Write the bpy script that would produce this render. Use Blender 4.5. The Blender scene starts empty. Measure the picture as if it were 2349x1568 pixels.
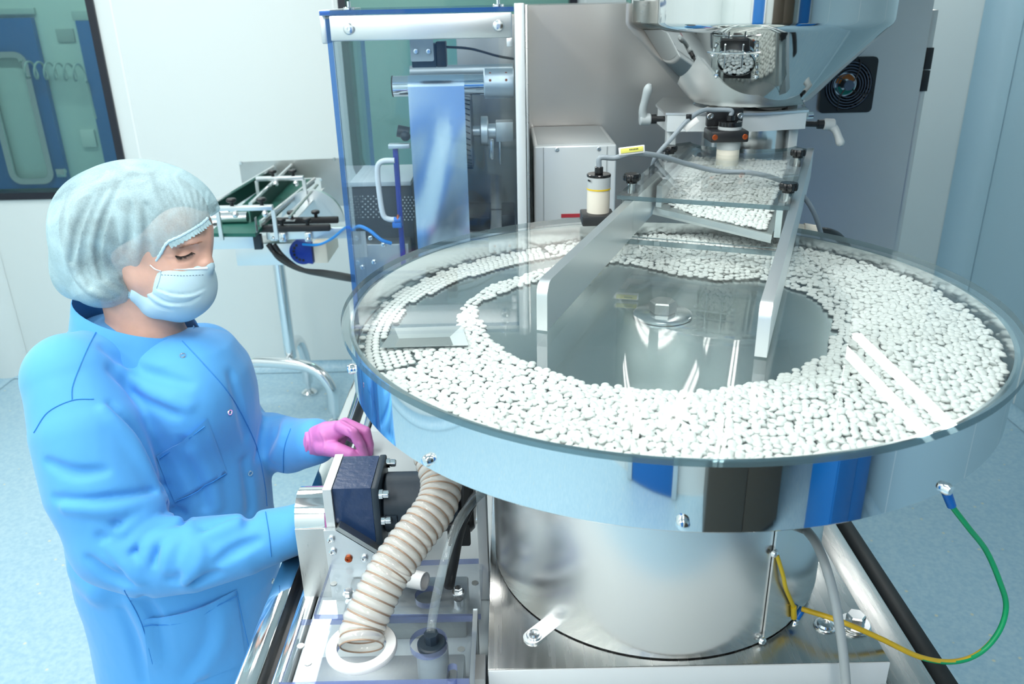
import bpy, bmesh, math, random
import numpy as np
from mathutils import Vector, Matrix
from mathutils.bvhtree import BVHTree

random.seed(7); rng = np.random.default_rng(7)
PI = math.pi
SC = bpy.context.scene
COL = SC.collection

# ------------------------------------------------------------------ camera
F_PX, TILT, ROLL, CAM_H = 1890.1, 0.398, -0.0211, 1.80
_F = Vector((0, math.cos(TILT), -math.sin(TILT)))
_U = Vector((0, math.sin(TILT), math.cos(TILT)))
_R = Vector((1, 0, 0))
R2 = _R * math.cos(ROLL) + _U * math.sin(ROLL)
U2 = -_R * math.sin(ROLL) + _U * math.cos(ROLL)
CAM = Vector((0, 0, CAM_H))
cam_data = bpy.data.cameras.new('camera')
cam_data.sensor_width = 36.0
cam_data.lens = 36.0 * F_PX / 2349.0
cam_data.clip_start = 0.02
cam_data.dof.use_dof = True
cam_data.dof.focus_distance = 1.22
cam_data.dof.aperture_fstop = 8.0
cam = bpy.data.objects.new('camera', cam_data)
COL.objects.link(cam)
m3 = Matrix((R2, U2, -_F)).transposed()
cam.matrix_world = Matrix.Translation(CAM) @ m3.to_4x4()
SC.camera = cam

# ------------------------------------------------------------------ world / exposure
world = bpy.data.worlds.new('world'); SC.world = world
world.use_nodes = True
world.node_tree.nodes['Background'].inputs[0].default_value = (0.75, 0.9, 1.0, 1)
world.node_tree.nodes['Background'].inputs[1].default_value = 0.35
SC.view_settings.view_transform = 'Standard'
SC.view_settings.look = 'None'
SC.view_settings.gamma = 1.0
SC.view_settings.use_curve_mapping = False
SC.view_settings.exposure = 0.0
SC.cycles.max_bounces = 8
SC.cycles.use_light_tree = False
SC.cycles.diffuse_bounces = 3
SC.cycles.use_adaptive_sampling = True
SC.cycles.adaptive_threshold = 0.02
SC.cycles.transparent_max_bounces = 32
SC.cycles.glossy_bounces = 5
SC.cycles.sample_clamp_indirect = 6.0
SC.cycles.caustics_reflective = False
SC.cycles.caustics_refractive = False
LAMP = 28.0          # emission of the ceiling tubes


def at_y(px, py, Y):
    """world point on the vertical plane Y seen at photo position px, py"""
    d = R2 * (px - 1174.5) + U2 * (784 - py) + _F * F_PX
    return CAM + d * (Y / d.y)


def at_z(px, py, Z):
    """world point on the level plane Z"""
    d = R2 * (px - 1174.5) + U2 * (784 - py) + _F * F_PX
    return CAM + d * ((Z - CAM_H) / d.z)


def eye_dir(px, py):
    return (R2 * (px - 1174.5) + U2 * (784 - py) + _F * F_PX).normalized()


# ------------------------------------------------------------------ materials
MATS = {}


def srgb(r, g, b):
    return tuple(((c / 255) / 12.92 if c <= 10 else ((c / 255 + 0.055) / 1.055) ** 2.4) for c in (r, g, b))


def mat(name, col, rough=0.5, metal=0.0, bump=0.0, bscale=200.0, bstretch=(1, 1, 1), var=0.0, vscale=5.0,
        spec=0.5, coat=0.0, sheen=0.0, bdist=0.002, aniso=0.0, emit=None, estr=0.0, sss=0.0, rvar=0.0, coords='Object'):
    m = bpy.data.materials.new(name); m.use_nodes = True
    nt = m.node_tree; n = nt.nodes; l = nt.links
    b = n['Principled BSDF']
    b.inputs['Base Color'].default_value = (*col, 1)
    b.inputs['Roughness'].default_value = rough
    b.inputs['Metallic'].default_value = metal
    b.inputs['Specular IOR Level'].default_value = spec
    b.inputs['Coat Weight'].default_value = coat
    b.inputs['Sheen Weight'].default_value = sheen
    b.inputs['Anisotropic'].default_value = aniso
    if sss:
        b.inputs['Subsurface Weight'].default_value = sss
        b.inputs['Subsurface Radius'].default_value = (0.01, 0.004, 0.002)
    if emit:
        b.inputs['Emission Color'].default_value = (*emit, 1)
        b.inputs['Emission Strength'].default_value = estr
    tc = n.new('ShaderNodeTexCoord')
    if aniso:
        tg = n.new('ShaderNodeTangent'); tg.direction_type = 'RADIAL'; tg.axis = 'Z'
        l.new(tg.outputs[0], b.inputs['Tangent'])
    if var or rvar:
        mp = n.new('ShaderNodeMapping'); l.new(tc.outputs[coords], mp.inputs[0])
        mp.inputs['Scale'].default_value = bstretch
        nz = n.new('ShaderNodeTexNoise'); nz.inputs['Scale'].default_value = vscale; nz.inputs['Detail'].default_value = 6
        l.new(mp.outputs[0], nz.inputs[0])
        if var:
            mr = n.new('ShaderNodeMapRange'); mr.inputs[1].default_value = 0.3; mr.inputs[2].default_value = 0.7
            mr.inputs[3].default_value = 1 - var; mr.inputs[4].default_value = 1 + var * 0.5
            l.new(nz.outputs[0], mr.inputs[0])
            mx = n.new('ShaderNodeMix'); mx.data_type = 'RGBA'; mx.blend_type = 'MULTIPLY'
            mx.inputs[0].default_value = 1
            mx.inputs[6].default_value = (*col, 1)
            l.new(mr.outputs[0], mx.inputs[7]); l.new(mx.outputs[2], b.inputs['Base Color'])
        if rvar:
            mr = n.new('ShaderNodeMapRange'); mr.inputs[1].default_value = 0.3; mr.inputs[2].default_value = 0.7
            mr.inputs[3].default_value = max(0, rough - rvar); mr.inputs[4].default_value = rough + rvar
            l.new(nz.outputs[0], mr.inputs[0]); l.new(mr.outputs[0], b.inputs['Roughness'])
    if bump:
        mp = n.new('ShaderNodeMapping'); l.new(tc.outputs[coords], mp.inputs[0])
        mp.inputs['Scale'].default_value = bstretch
        nz = n.new('ShaderNodeTexNoise'); nz.inputs['Scale'].default_value = bscale; nz.inputs['Detail'].default_value = 3
        l.new(mp.outputs[0], nz.inputs[0])
        bp = n.new('ShaderNodeBump'); bp.inputs['Strength'].default_value = bump; bp.inputs['Distance'].default_value = bdist
        l.new(nz.outputs[0], bp.inputs['Height']); l.new(bp.outputs[0], b.inputs['Normal'])
    MATS[name] = m
    return m


def clear(name, tint, refl=1.0, ior=1.49, rough=0.0, haze=0.0, hazecol=(0.85, 0.92, 0.92), smear=0.0):
    """clear sheet: passes light straight through with a tint and mirrors by its fresnel"""
    m = bpy.data.materials.new(name); m.use_nodes = True
    nt = m.node_tree; n = nt.nodes; l = nt.links
    n.remove(n['Principled BSDF']); out = n['Material Output']
    tr = n.new('ShaderNodeBsdfTransparent'); tr.inputs[0].default_value = (*tint, 1)
    gl = n.new('ShaderNodeBsdfGlossy'); gl.inputs['Roughness'].default_value = rough
    fr = n.new('ShaderNodeFresnel')
    ge = n.new('ShaderNodeNewGeometry')            # the same fresnel on both faces of a sheet
    mi_ = n.new('ShaderNodeMapRange'); mi_.inputs[3].default_value = ior; mi_.inputs[4].default_value = 1 / ior
    l.new(ge.outputs['Backfacing'], mi_.inputs[0]); l.new(mi_.outputs[0], fr.inputs[0])
    mu = n.new('ShaderNodeMath'); mu.operation = 'MULTIPLY'; mu.inputs[1].default_value = refl
    l.new(fr.outputs[0], mu.inputs[0])
    mx = n.new('ShaderNodeMixShader')
    base = tr.outputs[0]
    if haze:
        df = n.new('ShaderNodeBsdfDiffuse'); df.inputs[0].default_value = (*hazecol, 1)
        mh = n.new('ShaderNodeMixShader'); mh.inputs[0].default_value = haze
        if smear:
            tc = n.new('ShaderNodeTexCoord'); nz = n.new('ShaderNodeTexNoise')
            nz.inputs['Scale'].default_value = smear; nz.inputs['Detail'].default_value = 5
            nz.inputs['Distortion'].default_value = 1.5
            l.new(tc.outputs['Object'], nz.inputs[0])
            mr = n.new('ShaderNodeMapRange'); mr.inputs[1].default_value = 0.45; mr.inputs[2].default_value = 0.8
            mr.inputs[3].default_value = haze * 0.3; mr.inputs[4].default_value = haze * 2.5
            l.new(nz.outputs[0], mr.inputs[0]); l.new(mr.outputs[0], mh.inputs[0])
        l.new(tr.outputs[0], mh.inputs[1]); l.new(df.outputs[0], mh.inputs[2])
        base = mh.outputs[0]
    l.new(mu.outputs[0], mx.inputs[0]); l.new(base, mx.inputs[1]); l.new(gl.outputs[0], mx.inputs[2])
    l.new(mx.outputs[0], out.inputs[0])
    MATS[name] = m
    return m


def emis(name, col, s):
    m = bpy.data.materials.new(name); m.use_nodes = True
    n = m.node_tree.nodes; n.remove(n['Principled BSDF'])
    e = n.new('ShaderNodeEmission'); e.inputs[0].default_value = (*col, 1); e.inputs[1].default_value = s
    m.node_tree.links.new(e.outputs[0], n['Material Output'].inputs[0])
    MATS[name] = m
    return m


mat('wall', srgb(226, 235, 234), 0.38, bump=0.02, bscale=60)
mat('wall_teal_dim', srgb(172, 204, 218), 0.35, bump=0.02, bscale=60)  # right wall: teal tone darkened, the weaker light there put into the colour
mat('ceil', srgb(238, 242, 242), 0.6)
mat('sealant', srgb(240, 246, 246), 0.4)
mat('black', (0.012, 0.013, 0.015), 0.35)
mat('black_gloss', (0.008, 0.008, 0.009), 0.12)
mat('rubber', (0.016, 0.017, 0.019), 0.55)
mat('frame_dark', (0.010, 0.012, 0.022), 0.3)
mat('door_blue', srgb(18, 112, 190), 0.35)
mat('white_paint', srgb(228, 234, 236), 0.32, bump=0.03, bscale=300)
mat('grey_paint', srgb(196, 206, 208), 0.35, bump=0.03, bscale=300)
mat('lamp_tray', (0.22, 0.23, 0.24), 0.5)
mat('cream', srgb(232, 228, 214), 0.4)
mat('silver', (0.83, 0.85, 0.86), 0.16, 1.0)
mat('chrome', (0.86, 0.87, 0.87), 0.06, 1.0)
mat('mirror', (0.80, 0.84, 0.86), 0.035, 1.0, bump=0.012, bscale=9)
mat('hopper_steel', (0.66, 0.67, 0.66), 0.05, 1.0)
mat('inner_mirror', (0.78, 0.82, 0.83), 0.16, 1.0)
mat('steel', (0.60, 0.60, 0.58), 0.30, 1.0, bump=0.05, bscale=60, bstretch=(1, 1, 25), rvar=0.05)
mat('steel_soft', (0.66, 0.67, 0.66), 0.33, 1.0, rvar=0.06, vscale=30, bstretch=(30, 30, 1))
mat('steel_x', (0.66, 0.66, 0.64), 0.28, 1.0, bump=0.06, bscale=60, bstretch=(1.5, 40, 40), rvar=0.06, vscale=3)
mat('steel_y', (0.62, 0.62, 0.60), 0.26, 1.0, bump=0.06, bscale=60, bstretch=(40, 1.5, 40), rvar=0.06, vscale=3)
mat('steel_dull', (0.52, 0.54, 0.53), 0.42, 1.0, var=0.15, vscale=6, bump=0.05, bscale=120)
mat('cabinet', (0.66, 0.63, 0.60), 0.28, 0.72, bump=0.03, bscale=260, var=0.03, vscale=1.5)
mat('brushed_round', (0.80, 0.795, 0.78), 0.25, 1.0, aniso=0.8)
mat('disc_metal', (0.46, 0.54, 0.55), 0.22, 1.0, aniso=0.6, bump=0.03, bscale=12, rvar=0.05, vscale=8)
mat('alu', (0.80, 0.83, 0.84), 0.34, 1.0, bump=0.03, bscale=400)
mat('alu_satin', (0.74, 0.78, 0.79), 0.42, 1.0, bump=0.04, bscale=500)
mat('alu_white', srgb(222, 230, 232), 0.3, 0.25)
mat('navy', srgb(24, 56, 100), 0.28, bump=0.25, bscale=110, coat=0.3)
mat('motor_dark', srgb(40, 54, 66), 0.45, bump=0.1, bscale=150)
mat('dark_strip', (0.03, 0.033, 0.034), 0.38, 0.6)
mat('belt', srgb(24, 96, 84), 0.5, var=0.15, vscale=8)
mat('belt_side', srgb(14, 66, 60), 0.45)
mat('cable_grey', srgb(140, 152, 160), 0.38)
mat('cable_light', srgb(176, 184, 186), 0.35)
mat('cable_black', (0.012, 0.013, 0.014), 0.4)
mat('hose_blue', srgb(10, 140, 225), 0.3)
mat('blue_dark', srgb(10, 50, 150), 0.35)
mat('terminal_blue', srgb(20, 120, 215), 0.35)
mat('copper', srgb(180, 90, 50), 0.35, 0.8)
mat('wire_tan', srgb(178, 150, 128), 0.35, 0.2)
mat('yellow', srgb(232, 198, 40), 0.4)
mat('yellow_label', srgb(244, 240, 120), 0.5)
mat('red_label', srgb(178, 50, 62), 0.5)
mat('label_white', srgb(244, 244, 242), 0.5)
mat('ink', srgb(30, 34, 40), 0.6)
mat('pill', srgb(236, 239, 237), 0.42, spec=0.35, sss=0.0)
mat('plastic_white', srgb(236, 234, 224), 0.35, coat=0.2)
mat('flange_white', srgb(240, 242, 242), 0.4)
mat('sensor_grey', srgb(186, 194, 196), 0.35)
mat('lever_grey', srgb(186, 196, 198), 0.4)
mat('foil', (0.78, 0.87, 0.94), 0.20, 1.0, bump=0.05, bscale=8)  # blue in the base colour stands for what the foil reflects
mat('grill', srgb(92, 106, 126), 0.4, 0.2)
mat('orange', srgb(214, 128, 50), 0.35)
mat('teal', srgb(20, 160, 146), 0.35)
mat('glove', srgb(214, 128, 196), 0.42, bump=0.25, bscale=90, sss=0.05)
mat('skin', srgb(236, 188, 168), 0.45, var=0.08, vscale=40, bump=0.08, bscale=400, sss=0.12)
mat('lip', srgb(190, 120, 110), 0.4)
mat('lash', (0.02, 0.014, 0.012), 0.6)
mat('brow', srgb(196, 146, 122), 0.7)
mat('hair', srgb(128, 116, 108), 0.6, var=0.4, vscale=18, bstretch=(1, 1, 4), bump=0.3, bscale=60)
mat('gown', srgb(84, 170, 238), 0.72, var=0.05, vscale=3, bump=0.55, bscale=9, bdist=0.012, bstretch=(1.0, 1.0, 0.45), sheen=0.25)
mat('gown_seam', srgb(50, 138, 216), 0.75)
mat('trousers', srgb(40, 130, 215), 0.75, bump=0.1, bscale=12)
mat('mask', srgb(196, 228, 240), 0.65, bump=0.05, bscale=500, sss=0.05)
mat('mask_edge', srgb(236, 244, 248), 0.6)
mat('stitch', srgb(100, 128, 150), 0.6)
mat('shoe', srgb(235, 238, 240), 0.5)
mat('brown_dark', srgb(70, 62, 50), 0.4)
mat('cushion', srgb(60, 64, 84), 0.7)
emis('tube', (1.0, 1.0, 0.97), LAMP)
emis('tube_beyond', (0.85, 1.0, 0.94), 26.0)
clear('acrylic', (0.965, 0.985, 0.98), 1.0, haze=0.012)
clear('acrylic_edge', (0.26, 0.38, 0.42), 1.0, haze=0.45, hazecol=(0.16, 0.25, 0.28))
clear('sight_acrylic', (0.98, 0.99, 0.99), 0.25)
clear('acrylic_blue', (0.91, 0.955, 0.985), 0.8, haze=0.01, hazecol=(0.5, 0.7, 0.9))
clear('acrylic_blue_edge', (0.16, 0.34, 0.75), 0.8, haze=0.25, hazecol=(0.10, 0.28, 0.66))
clear('acrylic_scuffed', (0.93, 0.96, 0.985), 1.0, haze=0.06, smear=14)
clear('acrylic_violet_edge', (0.45, 0.52, 0.82), 0.8, haze=0.35, hazecol=(0.42, 0.5, 0.78))
clear('window_glass', (0.66, 0.84, 0.81), 0.9, haze=0.02, hazecol=(0.5, 0.7, 0.66))
clear('hose_clear', (0.96, 0.95, 0.90), 1.2, haze=0.55, hazecol=(0.97, 0.96, 0.91), rough=0.08)
clear('tube_clear', (0.85, 0.90, 0.92), 1.0, haze=0.15)
mat('steel_dark_reflection', (0.30, 0.295, 0.28), 0.36, 1.0, var=0.15, vscale=6)  # steel with a dark reflection put into its base colour


def cap_material():
    m = clear('cap_cloth', (0.86, 0.95, 0.98), 0.0, haze=0.5, hazecol=srgb(198, 230, 238))
    nt = m.node_tree; n = nt.nodes; l = nt.links
    df = next(q for q in n if q.type == 'BSDF_DIFFUSE'); mh = next(q for q in n if q.type == 'MIX_SHADER' and abs(q.inputs[0].default_value - 0.5) < 1e-3 and not q.inputs[0].links)
    tc = n.new('ShaderNodeTexCoord')
    wv = n.new('ShaderNodeTexNoise'); wv.inputs['Scale'].default_value = 420; wv.inputs['Detail'].default_value = 2
    cl_ = n.new('ShaderNodeTexNoise'); cl_.inputs['Scale'].default_value = 16; cl_.inputs['Detail'].default_value = 5; cl_.inputs['Distortion'].default_value = 1.2
    l.new(tc.outputs['Object'], wv.inputs[0]); l.new(tc.outputs['Object'], cl_.inputs[0])
    ad = n.new('ShaderNodeMath'); ad.operation = 'MULTIPLY_ADD'; ad.inputs[1].default_value = 0.35; l.new(wv.outputs[0], ad.inputs[0]); l.new(cl_.outputs[0], ad.inputs[2])
    mr = n.new('ShaderNodeMapRange'); mr.inputs[1].default_value = 0.45; mr.inputs[2].default_value = 0.95; mr.inputs[3].default_value = 0.34; mr.inputs[4].default_value = 0.74
    l.new(ad.outputs[0], mr.inputs[0]); l.new(mr.outputs[0], mh.inputs[0])
    bp = n.new('ShaderNodeBump'); bp.inputs['Strength'].default_value = 0.35; bp.inputs['Distance'].default_value = 0.004
    l.new(cl_.outputs[0], bp.inputs['Height']); l.new(bp.outputs[0], df.inputs['Normal'])


cap_material()


def floor_material():
    m = mat('floor_vinyl', srgb(150, 200, 224), 0.33, bump=0.03, bscale=180)
    nt = m.node_tree; n = nt.nodes; l = nt.links; b = n['Principled BSDF']
    tc = n.new('ShaderNodeTexCoord')
    v = n.new('ShaderNodeTexVoronoi'); v.inputs['Scale'].default_value = 26
    l.new(tc.outputs['Object'], v.inputs[0])
    r = n.new('ShaderNodeValToRGB')
    r.color_ramp.elements[0].position = 0.10; r.color_ramp.elements[0].color = (1, 1, 1, 1)
    r.color_ramp.elements[1].position = 0.16; r.color_ramp.elements[1].color = (0, 0, 0, 1)
    l.new(v.outputs['Distance'], r.inputs[0])
    v2 = n.new('ShaderNodeTexNoise'); v2.inputs['Scale'].default_value = 70; v2.inputs['Detail'].default_value = 4
    l.new(tc.outputs['Object'], v2.inputs[0])
    r2 = n.new('ShaderNodeValToRGB')
    r2.color_ramp.elements[0].position = 0.35; r2.color_ramp.elements[0].color = (*srgb(162, 200, 220), 1)
    r2.color_ramp.elements[1].position = 0.65; r2.color_ramp.elements[1].color = (*srgb(182, 214, 228), 1)
    l.new(v2.outputs[0], r2.inputs[0])
    mx = n.new('ShaderNodeMix'); mx.data_type = 'RGBA'
    sc = n.new('ShaderNodeSeparateColor'); l.new(v.outputs['Color'], sc.inputs[0])
    gt = n.new('ShaderNodeMath'); gt.operation = 'GREATER_THAN'; gt.inputs[1].default_value = 0.72
    l.new(sc.outputs[0], gt.inputs[0])
    mu = n.new('ShaderNodeMath'); mu.operation = 'MULTIPLY'
    l.new(gt.outputs[0], mu.inputs[0]); l.new(r.outputs[0], mu.inputs[1])
    l.new(mu.outputs[0], mx.inputs[0]); l.new(r2.outputs[0], mx.inputs[6])
    mx.inputs[7].default_value = (*srgb(222, 224, 206), 1)
    l.new(mx.outputs[2], b.inputs['Base Color'])


floor_material()


def wire_material():
    """green wire with a yellow stripe along it"""
    m = mat('earth_wire', (0.1, 0.5, 0.2), 0.4)
    nt = m.node_tree; n = nt.nodes; l = nt.links; b = n['Principled BSDF']
    a = n.new('ShaderNodeAttribute'); a.attribute_name = 'stripe'
    r = n.new('ShaderNodeValToRGB'); r.color_ramp.interpolation = 'CONSTANT'
    r.color_ramp.elements[0].position = 0.0; r.color_ramp.elements[0].color = (*srgb(20, 176, 112), 1)
    r.color_ramp.elements[1].position = 0.5; r.color_ramp.elements[1].color = (*srgb(228, 188, 44), 1)
    l.new(a.outputs['Fac'], r.inputs[0]); l.new(r.outputs[0], b.inputs['Base Color'])


wire_material()


# ------------------------------------------------------------------ mesh building
def spline(pts, n=8):
    """Catmull-Rom through the points"""
    P = [Vector(p) for p in pts]
    out = []
    for i in range(len(P) - 1):
        p0 = P[i - 1] if i else P[0] * 2 - P[1]
        p1, p2 = P[i], P[i + 1]
        p3 = P[i + 2] if i + 2 < len(P) else P[-1] * 2 - P[-2]
        for k in range(n):
            t = k / n
            out.append(0.5 * ((2 * p1) + (p2 - p0) * t + (2 * p0 - 5 * p1 + 4 * p2 - p3) * t * t + (3 * p1 - p0 - 3 * p2 + p3) * t ** 3))
    out.append(P[-1])
    return out


class MB:
    def __init__(s):
        s.v = []; s.f = []; s.mi = []

    def add(s, vs, fs, mi=0):
        o = len(s.v)
        s.v += [tuple(v) for v in vs]
        s.f += [tuple(i + o for i in f) for f in fs]
        s.mi += [mi] * len(fs)
        return s

    def box(s, lo, hi, bevel=0.0, mi=0, rot=None, about=None, seg=2):
        lo = Vector(lo); hi = Vector(hi)
        c = (lo + hi) / 2; d = hi - lo
        bm = bmesh.new(); bmesh.ops.create_cube(bm, size=1)
        for v in bm.verts:
            v.co = Vector((v.co.x * d.x, v.co.y * d.y, v.co.z * d.z))
        if bevel:
            bmesh.ops.bevel(bm, geom=list(bm.edges), offset=bevel, segments=seg, profile=0.5, affect='EDGES', clamp_overlap=True)
        bm.verts.index_update()
        vs = [v.co + c for v in bm.verts]
        if rot is not None:
            a = Vector(about) if about is not None else c
            vs = [rot @ (v - a) + a for v in vs]
        fs = [[v.index for v in f.verts] for f in bm.faces]
        s.add(vs, fs, mi); bm.free()
        return s

    def cyl(s, p0, p1, r0, r1=None, n=24, mi=0, caps=True, bevel=0.0):
        p0 = Vector(p0); p1 = Vector(p1); r1 = r0 if r1 is None else r1
        z = (p1 - p0); L = z.length; z.normalize()
        x = z.orthogonal().normalized(); y = z.cross(x)
        if bevel:
            prof = [(r0 - bevel, 0), (r0, bevel), (r1, L - bevel), (r1 - bevel, L)]
        else:
            prof = [(r0, 0), (r1, L)]
        vs = []; fs = []
        for r, h in prof:
            for i in range(n):
                a = 2 * PI * i / n
                vs.append(p0 + z * h + (x * math.cos(a) + y * math.sin(a)) * r)
        for k in range(len(prof) - 1):
            for i in range(n):
                j = (i + 1) % n
                fs.append((k * n + i, k * n + j, (k + 1) * n + j, (k + 1) * n + i))
        if caps:
            fs.append(tuple(range(n - 1, -1, -1)))
            k = (len(prof) - 1) * n
            fs.append(tuple(range(k, k + n)))
        return s.add(vs, fs, mi)

    def lathe(s, prof, c, n=64, axis=(0, 0, 1), mi=0, closed=False, a0=0.0, a1=2 * PI, mis=None):
        c = Vector(c); z = Vector(axis).normalized()
        if abs(z.z) > 0.99:
            x = Vector((1, 0, 0)); y = Vector((0, 1, 0)) * (1 if z.z > 0 else -1)
        else:
            x = z.orthogonal().normalized(); y = z.cross(x)
        full = abs(a1 - a0 - 2 * PI) < 1e-6
        m = n if full else n + 1
        vs = []
        for r, h in prof:
            for i in range(m):
                a = a0 + (a1 - a0) * i / n
                vs.append(c + z * h + (x * math.cos(a) + y * math.sin(a)) * r)
        K = len(prof)
        for k in range(K if closed else K - 1):
            k2 = (k + 1) % K
            fs = []
            for i in range(n):
                j = (i + 1) % m
                fs.append((k * m + i, k * m + j, k2 * m + j, k2 * m + i))
            if k == 0:
                o = len(s.v); s.v += [tuple(v) for v in vs]
            s.f += [tuple(i + o for i in f) for f in fs]
            s.mi += [mis[k] if mis else mi] * len(fs)
        return s

    def tube(s, path, r, n=12, mi=0, caps=True, closed=False):
        P = [Vector(p) for p in path]; N = len(P)
        rad = r if isinstance(r, (list, tuple)) else [r] * N
        T = []
        for i in range(N):
            a = P[i - 1] if (i or closed) else P[i]
            b = P[(i + 1) % N] if (i < N - 1 or closed) else P[i]
            t = (b - a)
            T.append(t.normalized() if t.length > 1e-9 else Vector((0, 0, 1)))
        x = T[0].orthogonal().normalized()
        vs = []
        for i in range(N):
            x = (x - T[i] * x.dot(T[i]))
            x = x.normalized() if x.length > 1e-6 else T[i].orthogonal().normalized()
            y = T[i].cross(x)
            for k in range(n):
                a = 2 * PI * k / n
                vs.append(P[i] + (x * math.cos(a) + y * math.sin(a)) * rad[i])
        fs = []
        for i in range(N if closed else N - 1):
            i2 = (i + 1) % N
            for k in range(n):
                j = (k + 1) % n
                fs.append((i * n + k, i * n + j, i2 * n + j, i2 * n + k))
        if caps and not closed:
            fs.append(tuple(range(n - 1, -1, -1)))
            fs.append(tuple(range((N - 1) * n, N * n)))
        return s.add(vs, fs, mi)

    def prism(s, poly, o, ex, ey, h, mi=0, mi_side=None, hole=None):
        """polygon (2-D, counter-clockwise) in the frame o, ex, ey; extruded by h along ex x ey"""
        o = Vector(o); ex = Vector(ex).normalized(); ey = Vector(ey).normalized(); ez = ex.cross(ey)
        ms = mi if mi_side is None else mi_side
        bm = bmesh.new()

        def ring(pts, z):
            return [bm.verts.new(o + ex * p[0] + ey * p[1] + ez * z) for p in pts]
        a = ring(poly, 0); b = ring(poly, h); n = len(poly)
        side = []
        for i in range(n):
            j = (i + 1) % n
            side.append(bm.faces.new((a[i], a[j], b[j], b[i])))
        if hole:
            holes = hole if isinstance(hole[0][0], (list, tuple)) else [hole]
            ea = [bm.edges.get((a[i], a[(i + 1) % n])) for i in range(n)]
            eb = [bm.edges.get((b[i], b[(i + 1) % n])) for i in range(n)]
            for hp in holes:
                c = ring(hp, 0); d = ring(hp, h); k = len(hp)
                for i in range(k):
                    j = (i + 1) % k
                    side.append(bm.faces.new((c[j], c[i], d[i], d[j])))
                ea += [bm.edges.get((c[i], c[(i + 1) % k])) for i in range(k)]
                eb += [bm.edges.get((d[i], d[(i + 1) % k])) for i in range(k)]
            bmesh.ops.triangle_fill(bm, use_beauty=True, use_dissolve=False, edges=ea, normal=-ez)
            bmesh.ops.triangle_fill(bm, use_beauty=True, use_dissolve=False, edges=eb, normal=ez)
        else:
            bm.faces.new(a[::-1]); bm.faces.new(b)
        bm.verts.index_update()
        vs = [v.co.copy() for v in bm.verts]
        bm.faces.index_update()
        sidx = set(f.index for f in side)
        o2 = len(s.v)
        s.v += [tuple(v) for v in vs]
        for f in bm.faces:
            s.f.append(tuple(v.index + o2 for v in f.verts))
            s.mi.append(ms if f.index in sidx else mi)
        bm.free()
        return s

    def ball(s, c, r, nu=20, nv=12, mi=0, rot=None):
        c = Vector(c); rx, ry, rz = (r, r, r) if not isinstance(r, (tuple, list)) else r
        vs = [Vector((0, 0, rz))]
        for j in range(1, nv):
            t = PI * j / nv
            for i in range(nu):
                a = 2 * PI * i / nu
                vs.append(Vector((rx * math.sin(t) * math.cos(a), ry * math.sin(t) * math.sin(a), rz * math.cos(t))))
        vs.append(Vector((0, 0, -rz)))
        if rot is not None:
            vs = [rot @ v for v in vs]
        vs = [v + c for v in vs]
        fs = []
        for i in range(nu):
            fs.append((0, 1 + i, 1 + (i + 1) % nu))
            e = len(vs) - 1; b = 1 + (nv - 2) * nu
            fs.append((e, b + (i + 1) % nu, b + i))
        for j in range(nv - 2):
            for i in range(nu):
                k = (i + 1) % nu
                fs.append((1 + j * nu + i, 1 + (j + 1) * nu + i, 1 + (j + 1) * nu + k, 1 + j * nu + k))
        return s.add(vs, fs, mi)

    def grid(s, rows, mi=0, flip=False):
        """rows of points, all the same length"""
        R, Cn = len(rows), len(rows[0])
        vs = [p for r in rows for p in r]
        fs = []
        for i in range(R - 1):
            for j in range(Cn - 1):
                f = (i * Cn + j, i * Cn + j + 1, (i + 1) * Cn + j + 1, (i + 1) * Cn + j)
                fs.append(f[::-1] if flip else f)
        return s.add(vs, fs, mi)

    def sheet(s, rows, t, mi=0):
        """a grid of points given thickness t (Vector)"""
        R, Cn = len(rows), len(rows[0])
        A = [Vector(p) for r in rows for p in r]
        B = [p + (t if isinstance(t, Vector) else t[i]) for i, p in enumerate(A)]
        n = len(A); fs = []
        q = lambda i, j: i * Cn + j
        for i in range(R - 1):
            for j in range(Cn - 1):
                f = (q(i, j), q(i, j + 1), q(i + 1, j + 1), q(i + 1, j))
                fs.append(f[::-1]); fs.append(tuple(k + n for k in f))
        for j in range(Cn - 1):
            fs.append((q(0, j), q(0, j + 1), q(0, j + 1) + n, q(0, j) + n))
            fs.append((q(R - 1, j + 1), q(R - 1, j), q(R - 1, j) + n, q(R - 1, j + 1) + n))
        for i in range(R - 1):
            fs.append((q(i + 1, 0), q(i, 0), q(i, 0) + n, q(i + 1, 0) + n))
            fs.append((q(i, Cn - 1), q(i + 1, Cn - 1), q(i + 1, Cn - 1) + n, q(i, Cn - 1) + n))
        return s.add(A + B, fs, mi)


def world_loc(o):
    v = Vector((0, 0, 0))
    while o is not None:
        v += o.location; o = o.parent
    return v


def link(name, mesh, mats, parent=None, origin=None, smooth=True, angle=38):
    for m in (mats if isinstance(mats, (list, tuple)) else [mats]):
        mesh.materials.append(MATS[m])
    o = bpy.data.objects.new(name, mesh); COL.objects.link(o)
    if smooth:
        mesh.polygons.foreach_set('use_smooth', [True] * len(mesh.polygons))
        mesh.set_sharp_from_angle(angle=math.radians(angle))
    if parent is not None:
        o.parent = parent
    return o


def part(name, mb, mats, parent=None, label=None, smooth=True, angle=38):
    """one mesh object from an MB in world coordinates"""
    vs = np.array(mb.v, dtype=float)
    if parent is not None:
        off = np.array(world_loc(parent))
    else:
        lo, hi = vs.min(0), vs.max(0)
        off = np.array([(lo[0] + hi[0]) / 2, (lo[1] + hi[1]) / 2, lo[2]])
    me = bpy.data.meshes.new(name)
    me.from_pydata([tuple(v) for v in (vs - off)], [], mb.f)
    if any(mb.mi):
        me.polygons.foreach_set('material_index', mb.mi)
    me.validate()
    o = link(name, me, mats, parent, smooth=smooth, angle=angle)
    if parent is None:
        o.location = off
    if label:
        o['label'] = label
    return o


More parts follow.
